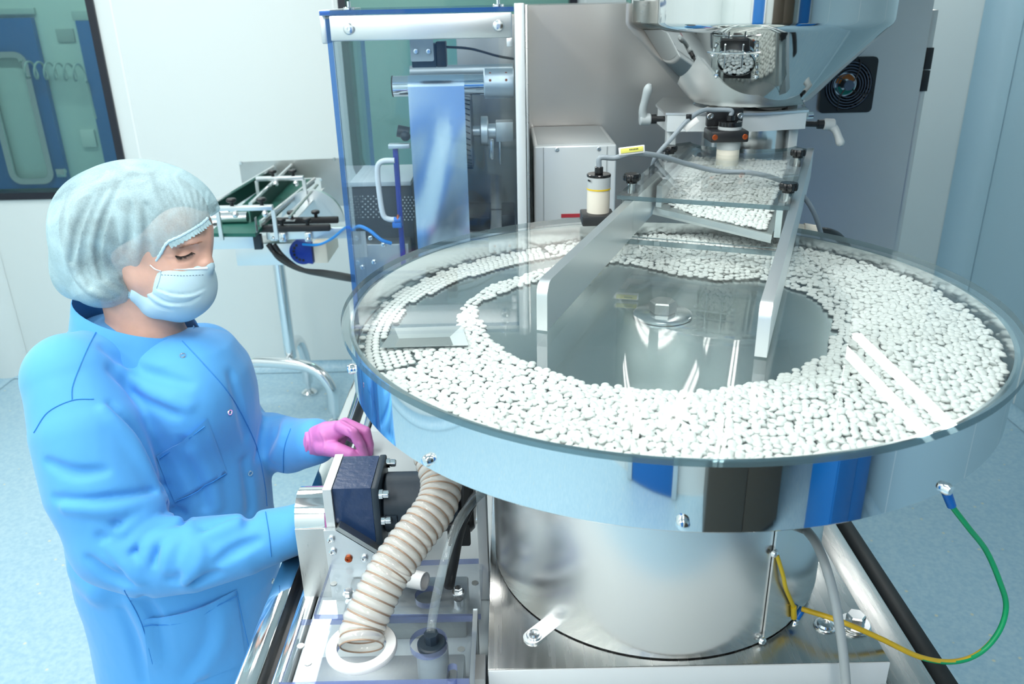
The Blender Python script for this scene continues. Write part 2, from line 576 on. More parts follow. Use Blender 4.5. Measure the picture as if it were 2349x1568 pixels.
def tag(o, label, cat, group=None, kind=None):
    o['label'] = label; o['category'] = cat
    if group: o['group'] = group
    if kind: o['kind'] = kind
    return o


def struct(o):
    o['kind'] = 'structure'
    return o


def thing(name, label, cat, loc, group=None):
    o = bpy.data.objects.new(name, None); COL.objects.link(o)
    o.location = loc; o.empty_display_size = 0.05
    return tag(o, label, cat, group)


def one(name, mb, mats, label, cat, group=None, angle=38):
    return tag(part(name, mb, mats, None, angle=angle), label, cat, group)


def sstruct(name, mb, mats, parent=None):
    o = part(name, mb, mats, parent)
    return struct(o) if parent is None else o


def rz(a):
    return Matrix.Rotation(a, 3, 'Z')


def rounded(x0, y0, x1, y1, r, n=6):
    out = []
    for cx, cy, a in ((x1 - r, y0 + r, -PI / 2), (x1 - r, y1 - r, 0), (x0 + r, y1 - r, PI / 2), (x0 + r, y0 + r, PI)):
        for k in range(n + 1):
            t = a + PI / 2 * k / n
            out.append((cx + r * math.cos(t), cy + r * math.sin(t)))
    return out


def circle(cx, cy, r, n=32):
    return [(cx + r * math.cos(2 * PI * i / n), cy + r * math.sin(2 * PI * i / n)) for i in range(n)]


def socket_screw(mb, p, d, r, h, mi=0, mi2=None):
    """socket head: a rim with a sunk hexagon"""
    mb.lathe([(0.0, 0), (r, 0), (r, h * 0.85), (r * 0.88, h), (r * 0.5, h), (r * 0.5, h * 0.45), (0.0, h * 0.45)], p, n=16, axis=d, mi=mi)
    return mb


def hex_bolt(mb, p, d, r, h, washer=0.0, mi=0):
    d = Vector(d).normalized()
    q = Vector(p)
    if washer:
        mb.cyl(q, q + d * washer, r * 1.6, n=24, mi=mi, bevel=washer * 0.3); q = q + d * washer
    mb.cyl(q, q + d * h, r, n=6, mi=mi, bevel=h * 0.12)
    return mb

# ================================================================== THE ROOM
XL, XR, YB, YF, ZC = -2.66, 2.27, 3.97, -1.5, 2.75
sstruct('floor', MB().box((XL - 0.2, YF - 0.2, -0.08), (XR + 0.2, YB + 0.1, 0)), 'floor_vinyl')
sstruct('ceiling', MB().box((XL - 0.2, YF - 0.2, ZC), (XR + 0.2, YB + 0.1, ZC + 0.1)), 'ceil')

W1 = (-2.60, 0.957, -1.845, 2.15)      # window 1 opening: x0 z0 x1 z1
W2 = (-0.72, 0.985, 0.30, 2.15)        # window 2 opening
wb = bpy.data.objects.new('wall_back', None); COL.objects.link(wb); wb.location = (0, YB, 0); struct(wb)
cuts = [XL, -1.75, -0.765, 0.36, 1.30, XR]
for i in range(5):
    x0, x1 = cuts[i] + 0.002, cuts[i + 1] - 0.002
    hole = None
    for w in (W1, W2):
        if w[0] > x0 and w[2] < x1:
            hole = rounded(w[0], w[1], w[2], w[3], 0.006 if w is W1 else 0.10, 8)
    mb = MB().prism([(x0, 0), (x1, 0), (x1, ZC), (x0, ZC)], (0, YB + 0.05, 0), (1, 0, 0), (0, 0, 1), 0.05,
                    hole=hole)
    part('panel', mb, 'wall', wb)
for x in cuts[1:-1]:
    part('joint', MB().box((x - 0.0045, YB - 0.0015, 0), (x + 0.0045, YB + 0.03, ZC)), 'sealant', wb)

for nm, x, sx in (('wall_left', XL, -1), ('wall_right', XR, 1)):
    w = bpy.data.objects.new(nm, None); COL.objects.link(w); w.location = (x, 1, 0); struct(w)
    ys = [YF, -0.1, 1.2, 2.3, 3.32, YB] if sx > 0 else [YF, -0.4, 0.6, 1.6, 2.6, YB]
    for a, b in zip(ys, ys[1:]):
        part('panel', MB().box((min(x, x + sx * 0.05), a + 0.002, 0), (max(x, x + sx * 0.05), b - 0.002, ZC)), 'wall_teal_dim' if sx > 0 else 'wall', w)
    for y in ys[1:-1]:
        part('joint', MB().box((x - 0.002 if sx > 0 else x - 0.02, y - 0.004, 0), (x + 0.02 if sx > 0 else x + 0.002, y + 0.004, ZC)), 'sealant', w)

# rounded corner mouldings and the coved skirting
for nm, cx, s in (('trim_1', XL, 1), ('trim_2', XR, -1)):
    r = 0.12
    arc = []
    for k in range(13):
        a = PI / 2 * k / 12
        arc.append((cx + s * (r - r * math.cos(a)), YB - r + r * math.sin(a)))
    rows = [[Vector((x, y, z)) for x, y in arc] for z in (0.0, ZC)]
    mb = MB().sheet(rows, Vector((s * 0.004, -0.004, 0)))
    sstruct(nm, mb, 'wall' if s > 0 else 'wall_teal_dim')
for nm, p0, p1, nrm in (('baseboard_back', (XL, YB, 0), (XR, YB, 0), (0, -1, 0)),
                        ('baseboard_right', (XR, YF, 0), (XR, YB, 0), (-1, 0, 0)),
                        ('baseboard_left', (XL, YF, 0), (XL, YB, 0), (1, 0, 0))):
    n_ = Vector(nrm); rows = []
    for k in range(9):
        a = PI / 2 * k / 8; r = 0.045
        off = n_ * (r - r * math.sin(a)) + Vector((0, 0, 0.002 + r - r * math.cos(a)))
        rows.append([Vector(p0) + off, Vector(p1) + off])
    rows.append([Vector(p0) + n_ * 0.001 + Vector((0, 0, 0.05)), Vector(p1) + n_ * 0.001 + Vector((0, 0, 0.05))])
    sstruct(nm, MB().sheet(rows, n_ * 0.002 + Vector((0, 0, 0.001))), 'floor_vinyl')

# windows of the back wall: dark gasket frame and green-tinted glass
for i, w in enumerate((W1, W2)):
    r = 0.006 if i == 0 else 0.10
    o = rounded(w[0] - 0.022, w[1] - 0.022, w[2] + 0.022, w[3] + 0.022, r + 0.012, 8)
    h = rounded(w[0] + 0.012, w[1] + 0.012, w[2] - 0.012, w[3] - 0.012, r, 8)
    fr = sstruct('window_%d' % (i + 1), MB().prism(o, (0, YB - 0.001, 0), (1, 0, 0), (0, 0, 1), 0.012, hole=h), 'frame_dark')
    part('reveal', MB().prism(rounded(w[0] - 0.002, w[1] - 0.002, w[2] + 0.002, w[3] + 0.002, r, 8), (0, YB + 0.09, 0), (1, 0, 0), (0, 0, 1), 0.09, hole=h), 'frame_dark', fr)
    part('pane', MB().prism(h, (0, YB + 0.05, 0), (1, 0, 0), (0, 0, 1), 0.008), 'window_glass', fr)

# wall behind the photographer, with the doors the polished drum mirrors
wf = bpy.data.objects.new('wall_front', None); COL.objects.link(wf); wf.location = (0, YF, 0); struct(wf)
for a, b in zip([XL, -1.7, -0.7, 0.8, XR][:-1], [XL, -1.7, -0.7, 0.8, XR][1:]):
    part('panel', MB().box((a + 0.002, YF - 0.05, 0), (b - 0.002, YF, ZC)), 'wall', wf)
for i, (x0, x1, z1) in enumerate(((-0.58, -0.04, 2.1),)):
    d = sstruct('door_1', MB().box((x0, YF + 0.002, 0.005), (x1, YF + 0.045, z1), 0.004), 'door_blue')
    fb = MB()
    for q in ((x0 - 0.06, x0), (x1, x1 + 0.06)):
        fb.box((q[0], YF + 0.001, 0.003), (q[1], YF + 0.055, z1 + 0.06), 0.004)
    fb.box((x0, YF + 0.001, z1), (x1, YF + 0.055, z1 + 0.06), 0.004)
    part('door_frame', fb, 'alu_satin', d)
    part('door_handle', MB().cyl((x1 - 0.08, YF + 0.045, 1.02), (x1 - 0.08, YF + 0.10, 1.02), 0.011).cyl((x1 - 0.09, YF + 0.10, 1.02), (x1 - 0.20, YF + 0.10, 1.02), 0.009), 'chrome', d)
d = sstruct('door_2', MB().box((1.56, YF + 0.002, 0.005), (2.14, YF + 0.045, 2.1), 0.004), 'door_blue')
part('door_frame', MB().box((1.50, YF + 0.001, 0.003), (1.559, YF + 0.055, 2.16), 0.004).box((2.141, YF + 0.001, 0.003), (2.20, YF + 0.055, 2.16), 0.004).box((1.56, YF + 0.001, 2.1), (2.14, YF + 0.055, 2.16), 0.004), 'alu_satin', d)
lk = thing('storage_locker', 'tall dark locker by the wall out of view, widened to darken the cabinet reflection', 'locker', (0.79, YF + 0.2, 0))  # unseen locker, widened so the steel cabinet mirrors something dark
part('carcass', MB().box((0.36, YF + 0.02, 0.03), (1.22, YF + 0.40, 2.05), 0.006), 'brown_dark', lk)
for k in range(2):
    ld_ = part('locker_door', MB().box((0.365 + 0.428 * k, YF + 0.401, 0.04), (0.787 + 0.428 * k, YF + 0.418, 2.04), 0.003), 'brown_dark', lk)
    part('handle', MB().cyl((0.76 + 0.07 * k, YF + 0.435, 0.95), (0.76 + 0.07 * k, YF + 0.435, 1.10), 0.006), 'silver', ld_)
part('plinth', MB().box((0.38, YF + 0.04, 0.0), (1.20, YF + 0.38, 0.0295)), 'black', lk)

bc = thing('reflection_cupboard', 'low blue cupboard added out of view to give the drum a blue reflection', 'cupboard', (1.70, -0.55, 0))  # unseen cupboard, added so the drum band mirrors something blue
part('carcass', MB().box((1.40, -0.75, 0.03), (2.0, -0.36, 0.98), 0.006), 'door_blue', bc)
part('worktop', MB().box((1.38, -0.77, 0.981), (2.02, -0.33, 1.005), 0.004), 'grey_paint', bc)
for k in range(2):
    part('cupboard_door', MB().box((1.405 + 0.2985 * k, -0.359, 0.06), (1.6965 + 0.2985 * k, -0.342, 0.97), 0.003), 'door_blue', bc)
for x in (1.45, 1.95):
    for y in (-0.70, -0.41):
        part('foot', MB().cyl((x, y, 0.0), (x, y, 0.03), 0.025), 'black', bc)


def lamp_box(lo, hi):
    """lamp body whose underside gives off the light"""
    mb = MB().box(lo, hi)
    for i, f in enumerate(mb.f):
        if all(abs(mb.v[k][2] - lo[2]) < 1e-6 for k in f): mb.mi[i] = 1
    return mb


# room beyond window 1
YW = 6.0
sstruct('wall_beyond', MB().box((-5.6, YW, 0), (1.8, YW + 0.05, ZC)).box((-5.65, YB + 0.1, 0), (-5.6, YW, ZC)).box((1.8, YB + 0.1, 0), (1.85, YW, ZC)), 'wall')
sstruct('floor_beyond', MB().box((-5.6, YB + 0.1, -0.06), (1.8, YW, 0)), 'floor_vinyl')
sstruct('ceiling_beyond', MB().box((-5.6, YB + 0.1, ZC), (1.8, YW, ZC + 0.05)), 'ceil')
dx0, dx1, dz1 = -3.70, -3.175, 1.725
wn = [at_y(*p, YW - 0.05) for p in ((0, 128), (60, 120), (78, 150), (120, 362), (112, 380), (52, 397), (42, 380), (0, 240))]
hp = rounded(-3.56, 0.63, -3.27, 1.50, 0.07, 5)
d = sstruct('door_3', MB().prism([(dx0, 0.01), (dx1, 0.01), (dx1, dz1), (dx0, dz1)], (0, YW - 0.005, 0), (1, 0, 0), (0, 0, 1), 0.045, hole=hp), 'door_blue')
part('window_frame', MB().prism(rounded(-3.575, 0.615, -3.255, 1.515, 0.085, 6), (0, YW - 0.05, 0), (1, 0, 0), (0, 0, 1), 0.02, hole=rounded(-3.535, 0.655, -3.295, 1.475, 0.05, 6)), 'silver', d)
part('pane', MB().prism(rounded(-3.55, 0.64, -3.28, 1.49, 0.06, 6), (0, YW - 0.012, 0), (1, 0, 0), (0, 0, 1), 0.006), 'wall', d)
part('door_handle', MB().cyl((-3.19, YW - 0.05, 0.70), (-3.19, YW - 0.11, 0.70), 0.022).box((-3.21, YW - 0.12, 0.67), (-3.15, YW - 0.10, 0.73), 0.004), 'silver', d)
part('lintel', MB().box((dx0 - 0.1, YW - 0.03, dz1 + 0.02), (dx1 + 0.02, YW - 0.002, dz1 + 0.06), 0.004), 'grey_paint', d)
d = sstruct('door_4', MB().box((-2.885, YW - 0.05, 0.01), (-2.3, YW - 0.005, 1.70), 0.003), 'door_blue')
part('lintel', MB().box((-2.90, YW - 0.05, 1.70), (-2.28, YW - 0.002, 1.76), 0.004), 'grey_paint', d)
part('door_handle', MB().box((-2.86, YW - 0.10, 0.66), (-2.80, YW - 0.05, 0.72), 0.01), 'silver', d)
# coiled air hose on that wall
pts = []
for k in range(150):
    a = k / 149
    q = a * 6.5 * 2 * PI
    pts.append(Vector((-3.30 + 0.42 * a, YW - 0.09 + 0.045 * math.sin(q), 1.40 + 0.055 * math.cos(q) - 0.03 * a)))
pts += [Vector((-2.88, YW - 0.06, 1.30)), Vector((-2.885, YW - 0.05, 1.18)), Vector((-2.88, YW - 0.05, 1.06))]
one('coiled_hose', MB().tube(pts, 0.007, 8), 'grey_paint', 'grey spiral air hose on the wall seen through the window', 'hose')
one('notice_board', MB().box((-3.05, YW - 0.012, 1.565), (-2.93, YW - 0.001, 1.65), 0.002), 'sensor_grey', 'small grey notice on the wall beyond the window', 'sign')
one('wall_socket', MB().box((-3.03, YW - 0.02, 0.86), (-2.93, YW - 0.001, 0.98), 0.004), 'label_white', 'white wall socket box beyond the window, beside the blue doors', 'socket')
for x in (-3.0, -0.6):
    one('strip_light', lamp_box((x - 0.6, 4.9, ZC - 0.04), (x + 0.6, 5.05, ZC - 0.002)), ['white_paint', 'tube_beyond'], 'ceiling strip light in the room beyond the windows', 'lamp', 'strip lights beyond')

# ceiling lights: recessed trays with two long tubes each; front rows added unseen for fill
def ceiling_light(x, y, tw=0.04):
    t = thing('ceiling_light', 'recessed white ceiling light with two long tubes, front rows added for fill', 'lamp', (x, y, ZC - 0.07), 'ceiling light fixtures')
    w, L = 0.20, 0.62
    fb = MB()
    fb.box((x - w, y - L, ZC - 0.05), (x - w + 0.02, y + L, ZC - 0.001)).box((x + w - 0.02, y - L, ZC - 0.05), (x + w, y + L, ZC - 0.001))
    fb.box((x - w + 0.02, y - L, ZC - 0.05), (x + w - 0.02, y - L + 0.02, ZC - 0.001)).box((x - w + 0.02, y + L - 0.02, ZC - 0.05), (x + w - 0.02, y + L, ZC - 0.001))
    part('frame', fb, 'white_paint', t)
    part('reflector', MB().box((x - w + 0.02, y - L + 0.02, ZC - 0.012), (x + w - 0.02, y + L - 0.02, ZC - 0.004)), 'lamp_tray', t)
    for dx in (-0.065, 0.065):
        part('tube', lamp_box((x + dx - tw, y - L + 0.03, ZC - 0.055), (x + dx + tw, y + L - 0.03, ZC - 0.02)), ['white_paint', 'tube'], t, smooth=False)


for x, y in ((-1.9, -0.7), (-0.9, -0.7), (0.2, -0.7), (-1.9, 1.0), (-0.9, 0.8), (0.2, 0.8), (-1.9, 2.7), (-0.9, 2.7), (1.72, 3.35)):
    ceiling_light(x, y, 0.022 if x > 1 else 0.04)

# ================================================================== MACHINE BODY AND DECK
ZD = 0.93                      # deck height
mf = thing('machine_body', 'long packing machine body with pale deck and polished side rails', 'machine', (0.1, 1.7, 0))
part('deck', MB().box((-0.315, 0.55, ZD - 0.03), (0.50, 2.60, ZD), 0.003), 'grey_paint', mf)
part('side_panel', MB().box((-0.325, 0.56, 0.10), (0.50, 2.59, ZD - 0.03), 0.004), 'white_paint', mf)
part('side_ledge', MB().box((0.501, 0.45, ZD - 0.03), (0.566, 1.70, ZD - 0.002), 0.002), 'steel_y', mf, 'brushed steel ledge')
part('edge_bar', MB().box((0.567, 0.45, ZD - 0.09), (0.600, 1.60, ZD - 0.004), 0.006).box((0.566, 1.30, ZD - 0.08), (0.598, 1.62, ZD + 0.016), 0.004), 'dark_strip', mf, 'dark edge bar')
part('rail', MB().box((-0.395, 0.45, ZD - 0.05), (-0.362, 2.35, ZD + 0.002), 0.004), 'chrome', mf, 'polished outer rail')
part('groove', MB().box((-0.362, 0.45, ZD - 0.05), (-0.343, 2.35, ZD - 0.02)), 'black', mf)
part('rail', MB().box((-0.343, 0.45, ZD - 0.05), (-0.320, 2.35, ZD + 0.002), 0.003), 'chrome', mf)
for x in (-0.28, 0.45):
    for y in (0.75, 2.45):
        part('foot', MB().cyl((x, y, 0.0), (x, y, 0.02), 0.04).cyl((x, y, 0.02), (x, y, 0.11), 0.015), 'silver', mf)
part('deck_block', MB().box((-0.30, 1.22, ZD), (-0.165, 1.40, 1.032), 0.004).box((-0.29, 1.41, ZD), (-0.1, 1.60, ZD + 0.05), 0.004), 'grey_paint', mf)
part('deck_screw', socket_screw(MB(), (-0.075, 1.24, ZD), (0, 0, 1), 0.006, 0.006), 'silver', mf)

# base plate under the pedestal
DC = Vector((0.207, 1.054, 0))  # drum axis
ZP = 1.0095
bp = thing('base_plate', 'brushed steel base plate with white front under the round pedestal', 'base', (0.217, 1.08, ZD))
part('top_plate', MB().box((-0.040, 0.806, ZP - 0.012), (0.473, 1.36, ZP), 0.0015), 'steel_y', bp)
part('front_panel', MB().box((-0.038, 0.812, ZD - 0.012 + 0.015), (0.470, 1.355, ZP - 0.012)), 'white_paint', bp)
part('front_strip', MB().box((-0.039, 0.803, ZP - 0.035), (0.472, 0.806, ZP), 0.001), 'white_paint', bp)
for px_, py_ in ((1960, 1415),):
    p = at_z(px_, py_ + 20, ZP)
    part('hex_bolt', hex_bolt(MB().cyl(p, p + Vector((0, 0, 0.003)), 0.021, bevel=0.001), p + Vector((0, 0, 0.003)), (0, 0, 1), 0.0125, 0.014, 0.003), 'silver', bp)
p = at_z(1893, 1435, ZP)
part('button_screw', MB().cyl(p, p + Vector((0, 0, 0.003)), 0.015, bevel=0.001).lathe([(0.0115, 0.003), (0.010, 0.006), (0.005, 0.0075), (0.004, 0.0075), (0.004, 0.005), (0, 0.005)], p, 20), 'silver', bp)
one('side_post', MB().box((-0.058, 1.03, ZD + 0.001), (-0.043, 1.075, 1.33), 0.002).box((-0.060, 0.815, ZD + 0.001), (-0.044, 0.86, 0.985), 0.002), 'white_paint',
    'slim white upright post between hose and pedestal', 'post')

# pedestal
pd = thing('drum_pedestal', 'wide brushed steel cylinder carrying the tablet drum', 'pedestal', (DC.x, DC.y, ZP))
RP = 0.239
part('shell', MB().lathe([(RP, 0.003), (RP, 0.326), (RP - 0.01, 0.327)], (DC.x, DC.y, ZP), 160), 'brushed_round', pd)
part('seam', MB().lathe([(RP - 0.002, 0.0), (RP - 0.002, 0.003), (RP - 0.02, 0.003)], (DC.x, DC.y, ZP), 120), 'black', pd)


def on_ped(px_, py_, r=None):
    """point of the pedestal cylinder seen at a photo position"""
    r = r or RP
    d = eye_dir(px_, py_); a = d.x ** 2 + d.y ** 2
    ox, oy = CAM.x - DC.x, CAM.y - DC.y
    b = 2 * (ox * d.x + oy * d.y); c = ox * ox + oy * oy - r * r
    disc = b * b - 4 * a * c
    t = (-b - math.sqrt(max(0, disc))) / (2 * a)
    return CAM + d * t


def ped_angle(p):
    return math.atan2(p.y - DC.y, p.x - DC.x)


# curved access plate on the right of the pedestal
c1, c2 = on_ped(1772, 1265), on_ped(1741, 1480)
a0 = ped_angle(on_ped(1757, 1380)); a1 = a0 + 0.78
rows = []
for k in range(2):
    rows.append([])
N = 24
rowb, rowt = [], []
for k in range(N + 1):
    a = a0 + (a1 - a0) * k / N
    e = Vector((math.cos(a), math.sin(a), 0)) * (RP + 0.001)
    rowb.append(Vector((DC.x, DC.y, ZP + 0.012)) + e)
    rowt.append(Vector((DC.x, DC.y, 1.262 + 0.035 * k / N)) + e)
nrm = [Vector((math.cos(a0 + (a1 - a0) * k / N), math.sin(a0 + (a1 - a0) * k / N), 0)) * 0.003 for k in range(N + 1)]
ap = part('access_plate', MB().sheet([rowb, rowt], nrm + nrm), 'brushed_round', pd, 'curved access plate')
for px_, py_ in ((1776, 1268), (1748, 1468), (1823, 1427)):
    p = on_ped(px_, py_, RP + 0.004); e = Vector((p.x - DC.x, p.y - DC.y, 0)).normalized()
    part('screw', MB().lathe([(0.006, 0), (0.006, 0.001), (0.004, 0.004), (0, 0.005)], p, 14, axis=e), 'chrome', ap)
# fixing lug with bolt at the front left
p = at_z(1262, 1432, ZP)
e = Vector((p.x - DC.x, p.y - DC.y, 0)).normalized()
s_ = Vector((-e.y, e.x, 0))
root = Vector((DC.x, DC.y, ZP)) + e * (RP - 0.004)
lug = [(0.0, -0.0125), (0.036, -0.0125)] + [(0.036 + 0.0125 * math.cos(t), 0.0125 * math.sin(t)) for t in [(-PI / 2) + PI * k / 10 for k in range(1, 10)]] + [(0.036, 0.0125), (0.0, 0.0125)]
lg = part('lug', MB().prism(lug, root, e, s_, 0.0035), 'silver', pd)
q = root + e * 0.032 + Vector((0, 0, 0.0035))
part('bolt', MB().cyl(q, q + Vector((0, 0, 0.002)), 0.0105, bevel=0.0006).lathe([(0.0075, 0.002), (0.0065, 0.005), (0.0032, 0.006), (0.003, 0.006), (0.003, 0.003), (0, 0.003)], q, 18), 'silver', lg)

# ================================================================== TABLET DRUM
ZL = 1.4225                    # top of the lid
RD, ZDB = 0.4215, 1.3365       # drum radius and underside
dr = thing('tablet_drum', 'wide mirror-polished round tablet drum with flat rim', 'drum', (DC.x, DC.y, ZDB))
c = (DC.x, DC.y, 0)
part('outer_band', MB().lathe([(RD - 0.012, ZDB), (RD - 0.002, ZDB), (RD, ZDB + 0.002), (RD, ZL - 0.009), (RD - 0.003, ZL - 0.009)], c, 256), 'mirror', dr)
part('inner_wall', MB().lathe([(RD - 0.003, ZL - 0.009), (RD - 0.006, ZL - 0.009), (RD - 0.006, 1.374)], c, 256), 'inner_mirror', dr)
part('underside', MB().lathe([(0.0, ZDB + 0.0005), (RD - 0.012, ZDB)], c, 128), 'steel', dr)


def z_turn(r):
    """height of the gently domed turntable"""
    return float(np.interp(r, [0, 0.05, 0.12, 0.20, 0.27, 0.42], [1.392, 1.391, 1.3865, 1.3815, 1.3785, 1.3755]))


prof = [(0.0, 1.392)] + [(r, z_turn(r)) for r in np.linspace(0.03, 0.414, 24)]
part('turntable', MB().lathe(prof, c, 160), 'disc_metal', dr)
hubm = MB().lathe([(0.0, 1.392), (0.040, 1.392), (0.040, 1.395), (0.036, 1.397), (0.0, 1.397)], c, 48)
part('washer', hubm, 'silver', dr)
hb = MB()
hex_bolt(hb, (DC.x, DC.y, 1.397), (0, 0, 1), 0.0185, 0.0165)
part('centre_bolt', hb, 'steel_dull', dr, angle=20)
for px_, py_ in ((985, 1053), (1566, 1197), (2167, 1118), (811, 845)):
    p = None
    d_ = eye_dir(px_, py_); a_ = d_.x ** 2 + d_.y ** 2
    ox, oy = -DC.x, -DC.y
    b_ = 2 * (ox * d_.x + oy * d_.y); c_ = ox * ox + oy * oy - RD * RD
    disc = b_ * b_ - 4 * a_ * c_
    if disc < 0:
        ang = math.radians(174); p = Vector((DC.x + RD * math.cos(ang), DC.y + RD * math.sin(ang), 1.372))
    else:
        p = CAM + d_ * ((-b_ - math.sqrt(disc)) / (2 * a_))
    e = Vector((p.x - DC.x, p.y - DC.y, 0)).normalized()
    part('band_screw', MB().lathe([(0.0065, -0.001), (0.0065, 0.004), (0.005, 0.007), (0.002, 0.008), (0, 0.008)], p, 16, axis=e), 'chrome', dr)

# feeder frame of reference (the chute is turned against the room)
FD = Vector((0.366, 0.9306, 0)); FL = Vector((0.9306, -0.366, 0)); FZ = Vector((0, 0, 1))
FO = Vector((0.144, 0.887, 0))          # between the front ends of the chute arms


def fp(t, l, z):
    return FO + FD * t + FL * l + FZ * z


T_PANE = 0.442                           # front pane of the chute
# lid: clear disc with a notch under the chute
RL = 0.431
pts = []
dl = DC - FO; td, ld = dl.dot(FD), dl.dot(FL)
Nc = 240
inside = []
for k in range(Nc):
    a = 2 * PI * k / Nc
    t_, l_ = td + RL * math.sin(a), ld + RL * math.cos(a)
    inside.append((a, t_, l_, (t_ > T_PANE - 0.01 and abs(l_) < 0.128)))
i0 = next(i for i in range(Nc) if inside[i][3] and not inside[i - 1][3])
order = [inside[(i0 + k) % Nc] for k in range(Nc)]
poly = [(l_, t_) for a, t_, l_, ins in order if not ins]
poly = poly + [(-0.128, T_PANE - 0.01), (0.128, T_PANE - 0.01)] if poly[-1][0] < poly[0][0] else poly + [(0.128, T_PANE - 0.01), (-0.128, T_PANE - 0.01)]
mb = MB().prism(poly, FO + FZ * (ZL - 0.0085), FL, FD, 0.0085, mi=0, mi_side=1)
one('clear_disc', mb, ['acrylic', 'acrylic_edge'], 'large clear round acrylic lid lying on the tablet drum', 'lid', angle=25)

# ------------------------------------------------------------------ tablets
PR = 0.0051


def pill_mesh(n=12):
    prof = [(0.0, 0.0026), (0.0024, 0.0023), (0.0040, 0.00155), (0.00492, 0.0006), (PR, 0.0), (0.00492, -0.0006), (0.0040, -0.00155), (0.0022, -0.0023)]
    vs = [(0, 0, 0.0026)]; fs = []
    for r, z in prof[1:]:
        for i in range(n):
            a = 2 * PI * i / n
            vs.append((r * math.cos(a), r * math.sin(a), z))
    for i in range(n):
        fs.append((0, 1 + i, 1 + (i + 1) % n))
    for k in range(len(prof) - 2):
        for i in range(n):
            j = (i + 1) % n
            fs.append((1 + k * n + i, 1 + (k + 1) * n + i, 1 + (k + 1) * n + j, 1 + k * n + j))
    k = len(prof) - 2
    fs.append(tuple(1 + k * n + i for i in range(n - 1, -1, -1)))
    return np.array(vs), fs


PV, PF = pill_mesh()
PV8, PF8 = pill_mesh(8)


def in_poly(P, poly):
    poly = np.asarray(poly); x, y = P[:, 0], P[:, 1]
    r = np.zeros(len(P), bool); n = len(poly); j = n - 1
    for i in range(n):
        xi, yi = poly[i]; xj, yj = poly[j]
        c_ = ((yi > y) != (yj > y)) & (x < (xj - xi) * (y - yi) / (yj - yi + 1e-12) + xi)
        r ^= c_; j = i
    return r


def poly_dist(P, poly):
    poly = np.asarray(poly); d = np.full(len(P), 9.0)
    for i in range(len(poly)):
        a, b = poly[i - 1], poly[i]; ab = b - a
        t = np.clip(((P - a) @ ab) / (ab @ ab + 1e-12), 0, 1)
        d = np.minimum(d, np.hypot(*(P - a - t[:, None] * ab).T))
    return d


def pw(L, z):
    return np.array([tuple(at_z(x, y, z))[:2] for x, y in L])


HOLE = pw([(1100, 690), (1095, 720), (1120, 770), (1165, 810), (1210, 832), (1290, 866), (1380, 886), (1500, 900), (1600, 902), (1680, 891), (1760, 878),
           (1830, 850), (1900, 815), (1915, 760), (1905, 720), (1880, 690), (1830, 665), (1770, 645), (1740, 640), (1640, 646), (1560, 634), (1460, 608),
           (1400, 600), (1350, 620), (1240, 645), (1180, 662), (1130, 680)], 1.381)
BARE = pw([(870, 797), (885, 765), (905, 740), (935, 700), (960, 685), (1010, 665), (1060, 640), (1130, 618), (1210, 600), (1290, 585), (1380, 572), (1390, 580),
           (1300, 604), (1230, 622), (1160, 644), (1115, 660), (1083, 686), (1060, 712), (1046, 745), (1058, 775), (1072, 793), (1040, 793), (985, 800), (940, 800)], 1.380)


def dart(n_try, rmin, ok, bounds, rnd):
    """random points no nearer than rmin"""
    cell = rmin / 1.4142
    g = {}
    out = []
    xs = rnd.uniform(bounds[0], bounds[1], n_try); ys = rnd.uniform(bounds[2], bounds[3], n_try)
    keep = ok(np.stack([xs, ys], 1))
    for x, y in zip(xs[keep], ys[keep]):
        i, j = int(x // cell), int(y // cell)
        bad = False
        for a in range(i - 2, i + 3):
            for b in range(j - 2, j + 3):
                q = g.get((a, b))
                if q and (q[0] - x) ** 2 + (q[1] - y) ** 2 < rmin * rmin:
                    bad = True; break
            if bad: break
        if not bad:
            g[(i, j)] = (x, y); out.append((x, y))
    return np.array(out)


def bed_ok(P):
    r = np.hypot(P[:, 0] - DC.x, P[:, 1] - DC.y)
    return (r < 0.4095) & ~in_poly(P, HOLE) & ~in_poly(P, BARE) & (r > 0.12)


def hexfill(sp, jit, ok, bounds, rnd, phase=0.0):
    """loosely packed rows, each tablet nudged off its place"""
    out = []
    j = 0; y = bounds[2] + phase * sp * 0.5
    while y < bounds[3]:
        xs = np.arange(bounds[0] + (0.5 * sp if j % 2 else 0) + phase * sp * 0.5, bounds[1], sp)
        out.append(np.stack([xs, np.full(len(xs), y)], 1)); y += sp * 0.866; j += 1
    P = np.concatenate(out)
    # bend the rows so they follow the turning of the bed
    c0 = np.array([(bounds[0] + bounds[1]) / 2, (bounds[2] + bounds[3]) / 2])
    q = P - c0; r = np.hypot(q[:, 0], q[:, 1]); a = np.arctan2(q[:, 1], q[:, 0]) + 0.5 * r
    P = c0 + np.stack([r * np.cos(a), r * np.sin(a)], 1)
    P = P + rnd.uniform(-jit, jit, P.shape)
    return P[ok(P)]


def heap(P):
    """how high the tablets lie above a single layer"""
    d = np.minimum(poly_dist(P, HOLE), poly_dist(P, BARE))
    ang = np.degrees(np.arctan2(P[:, 1] - DC.y, P[:, 0] - DC.x))          # -90 is the front
    w = np.clip((np.cos(np.radians(ang + 10)) + 0.70) / 0.9, 0, 1)
    return np.clip((d - 0.004) * 0.22, 0, 0.016) * w


BND = (DC.x - 0.42, DC.x + 0.42, DC.y - 0.42, DC.y + 0.42)
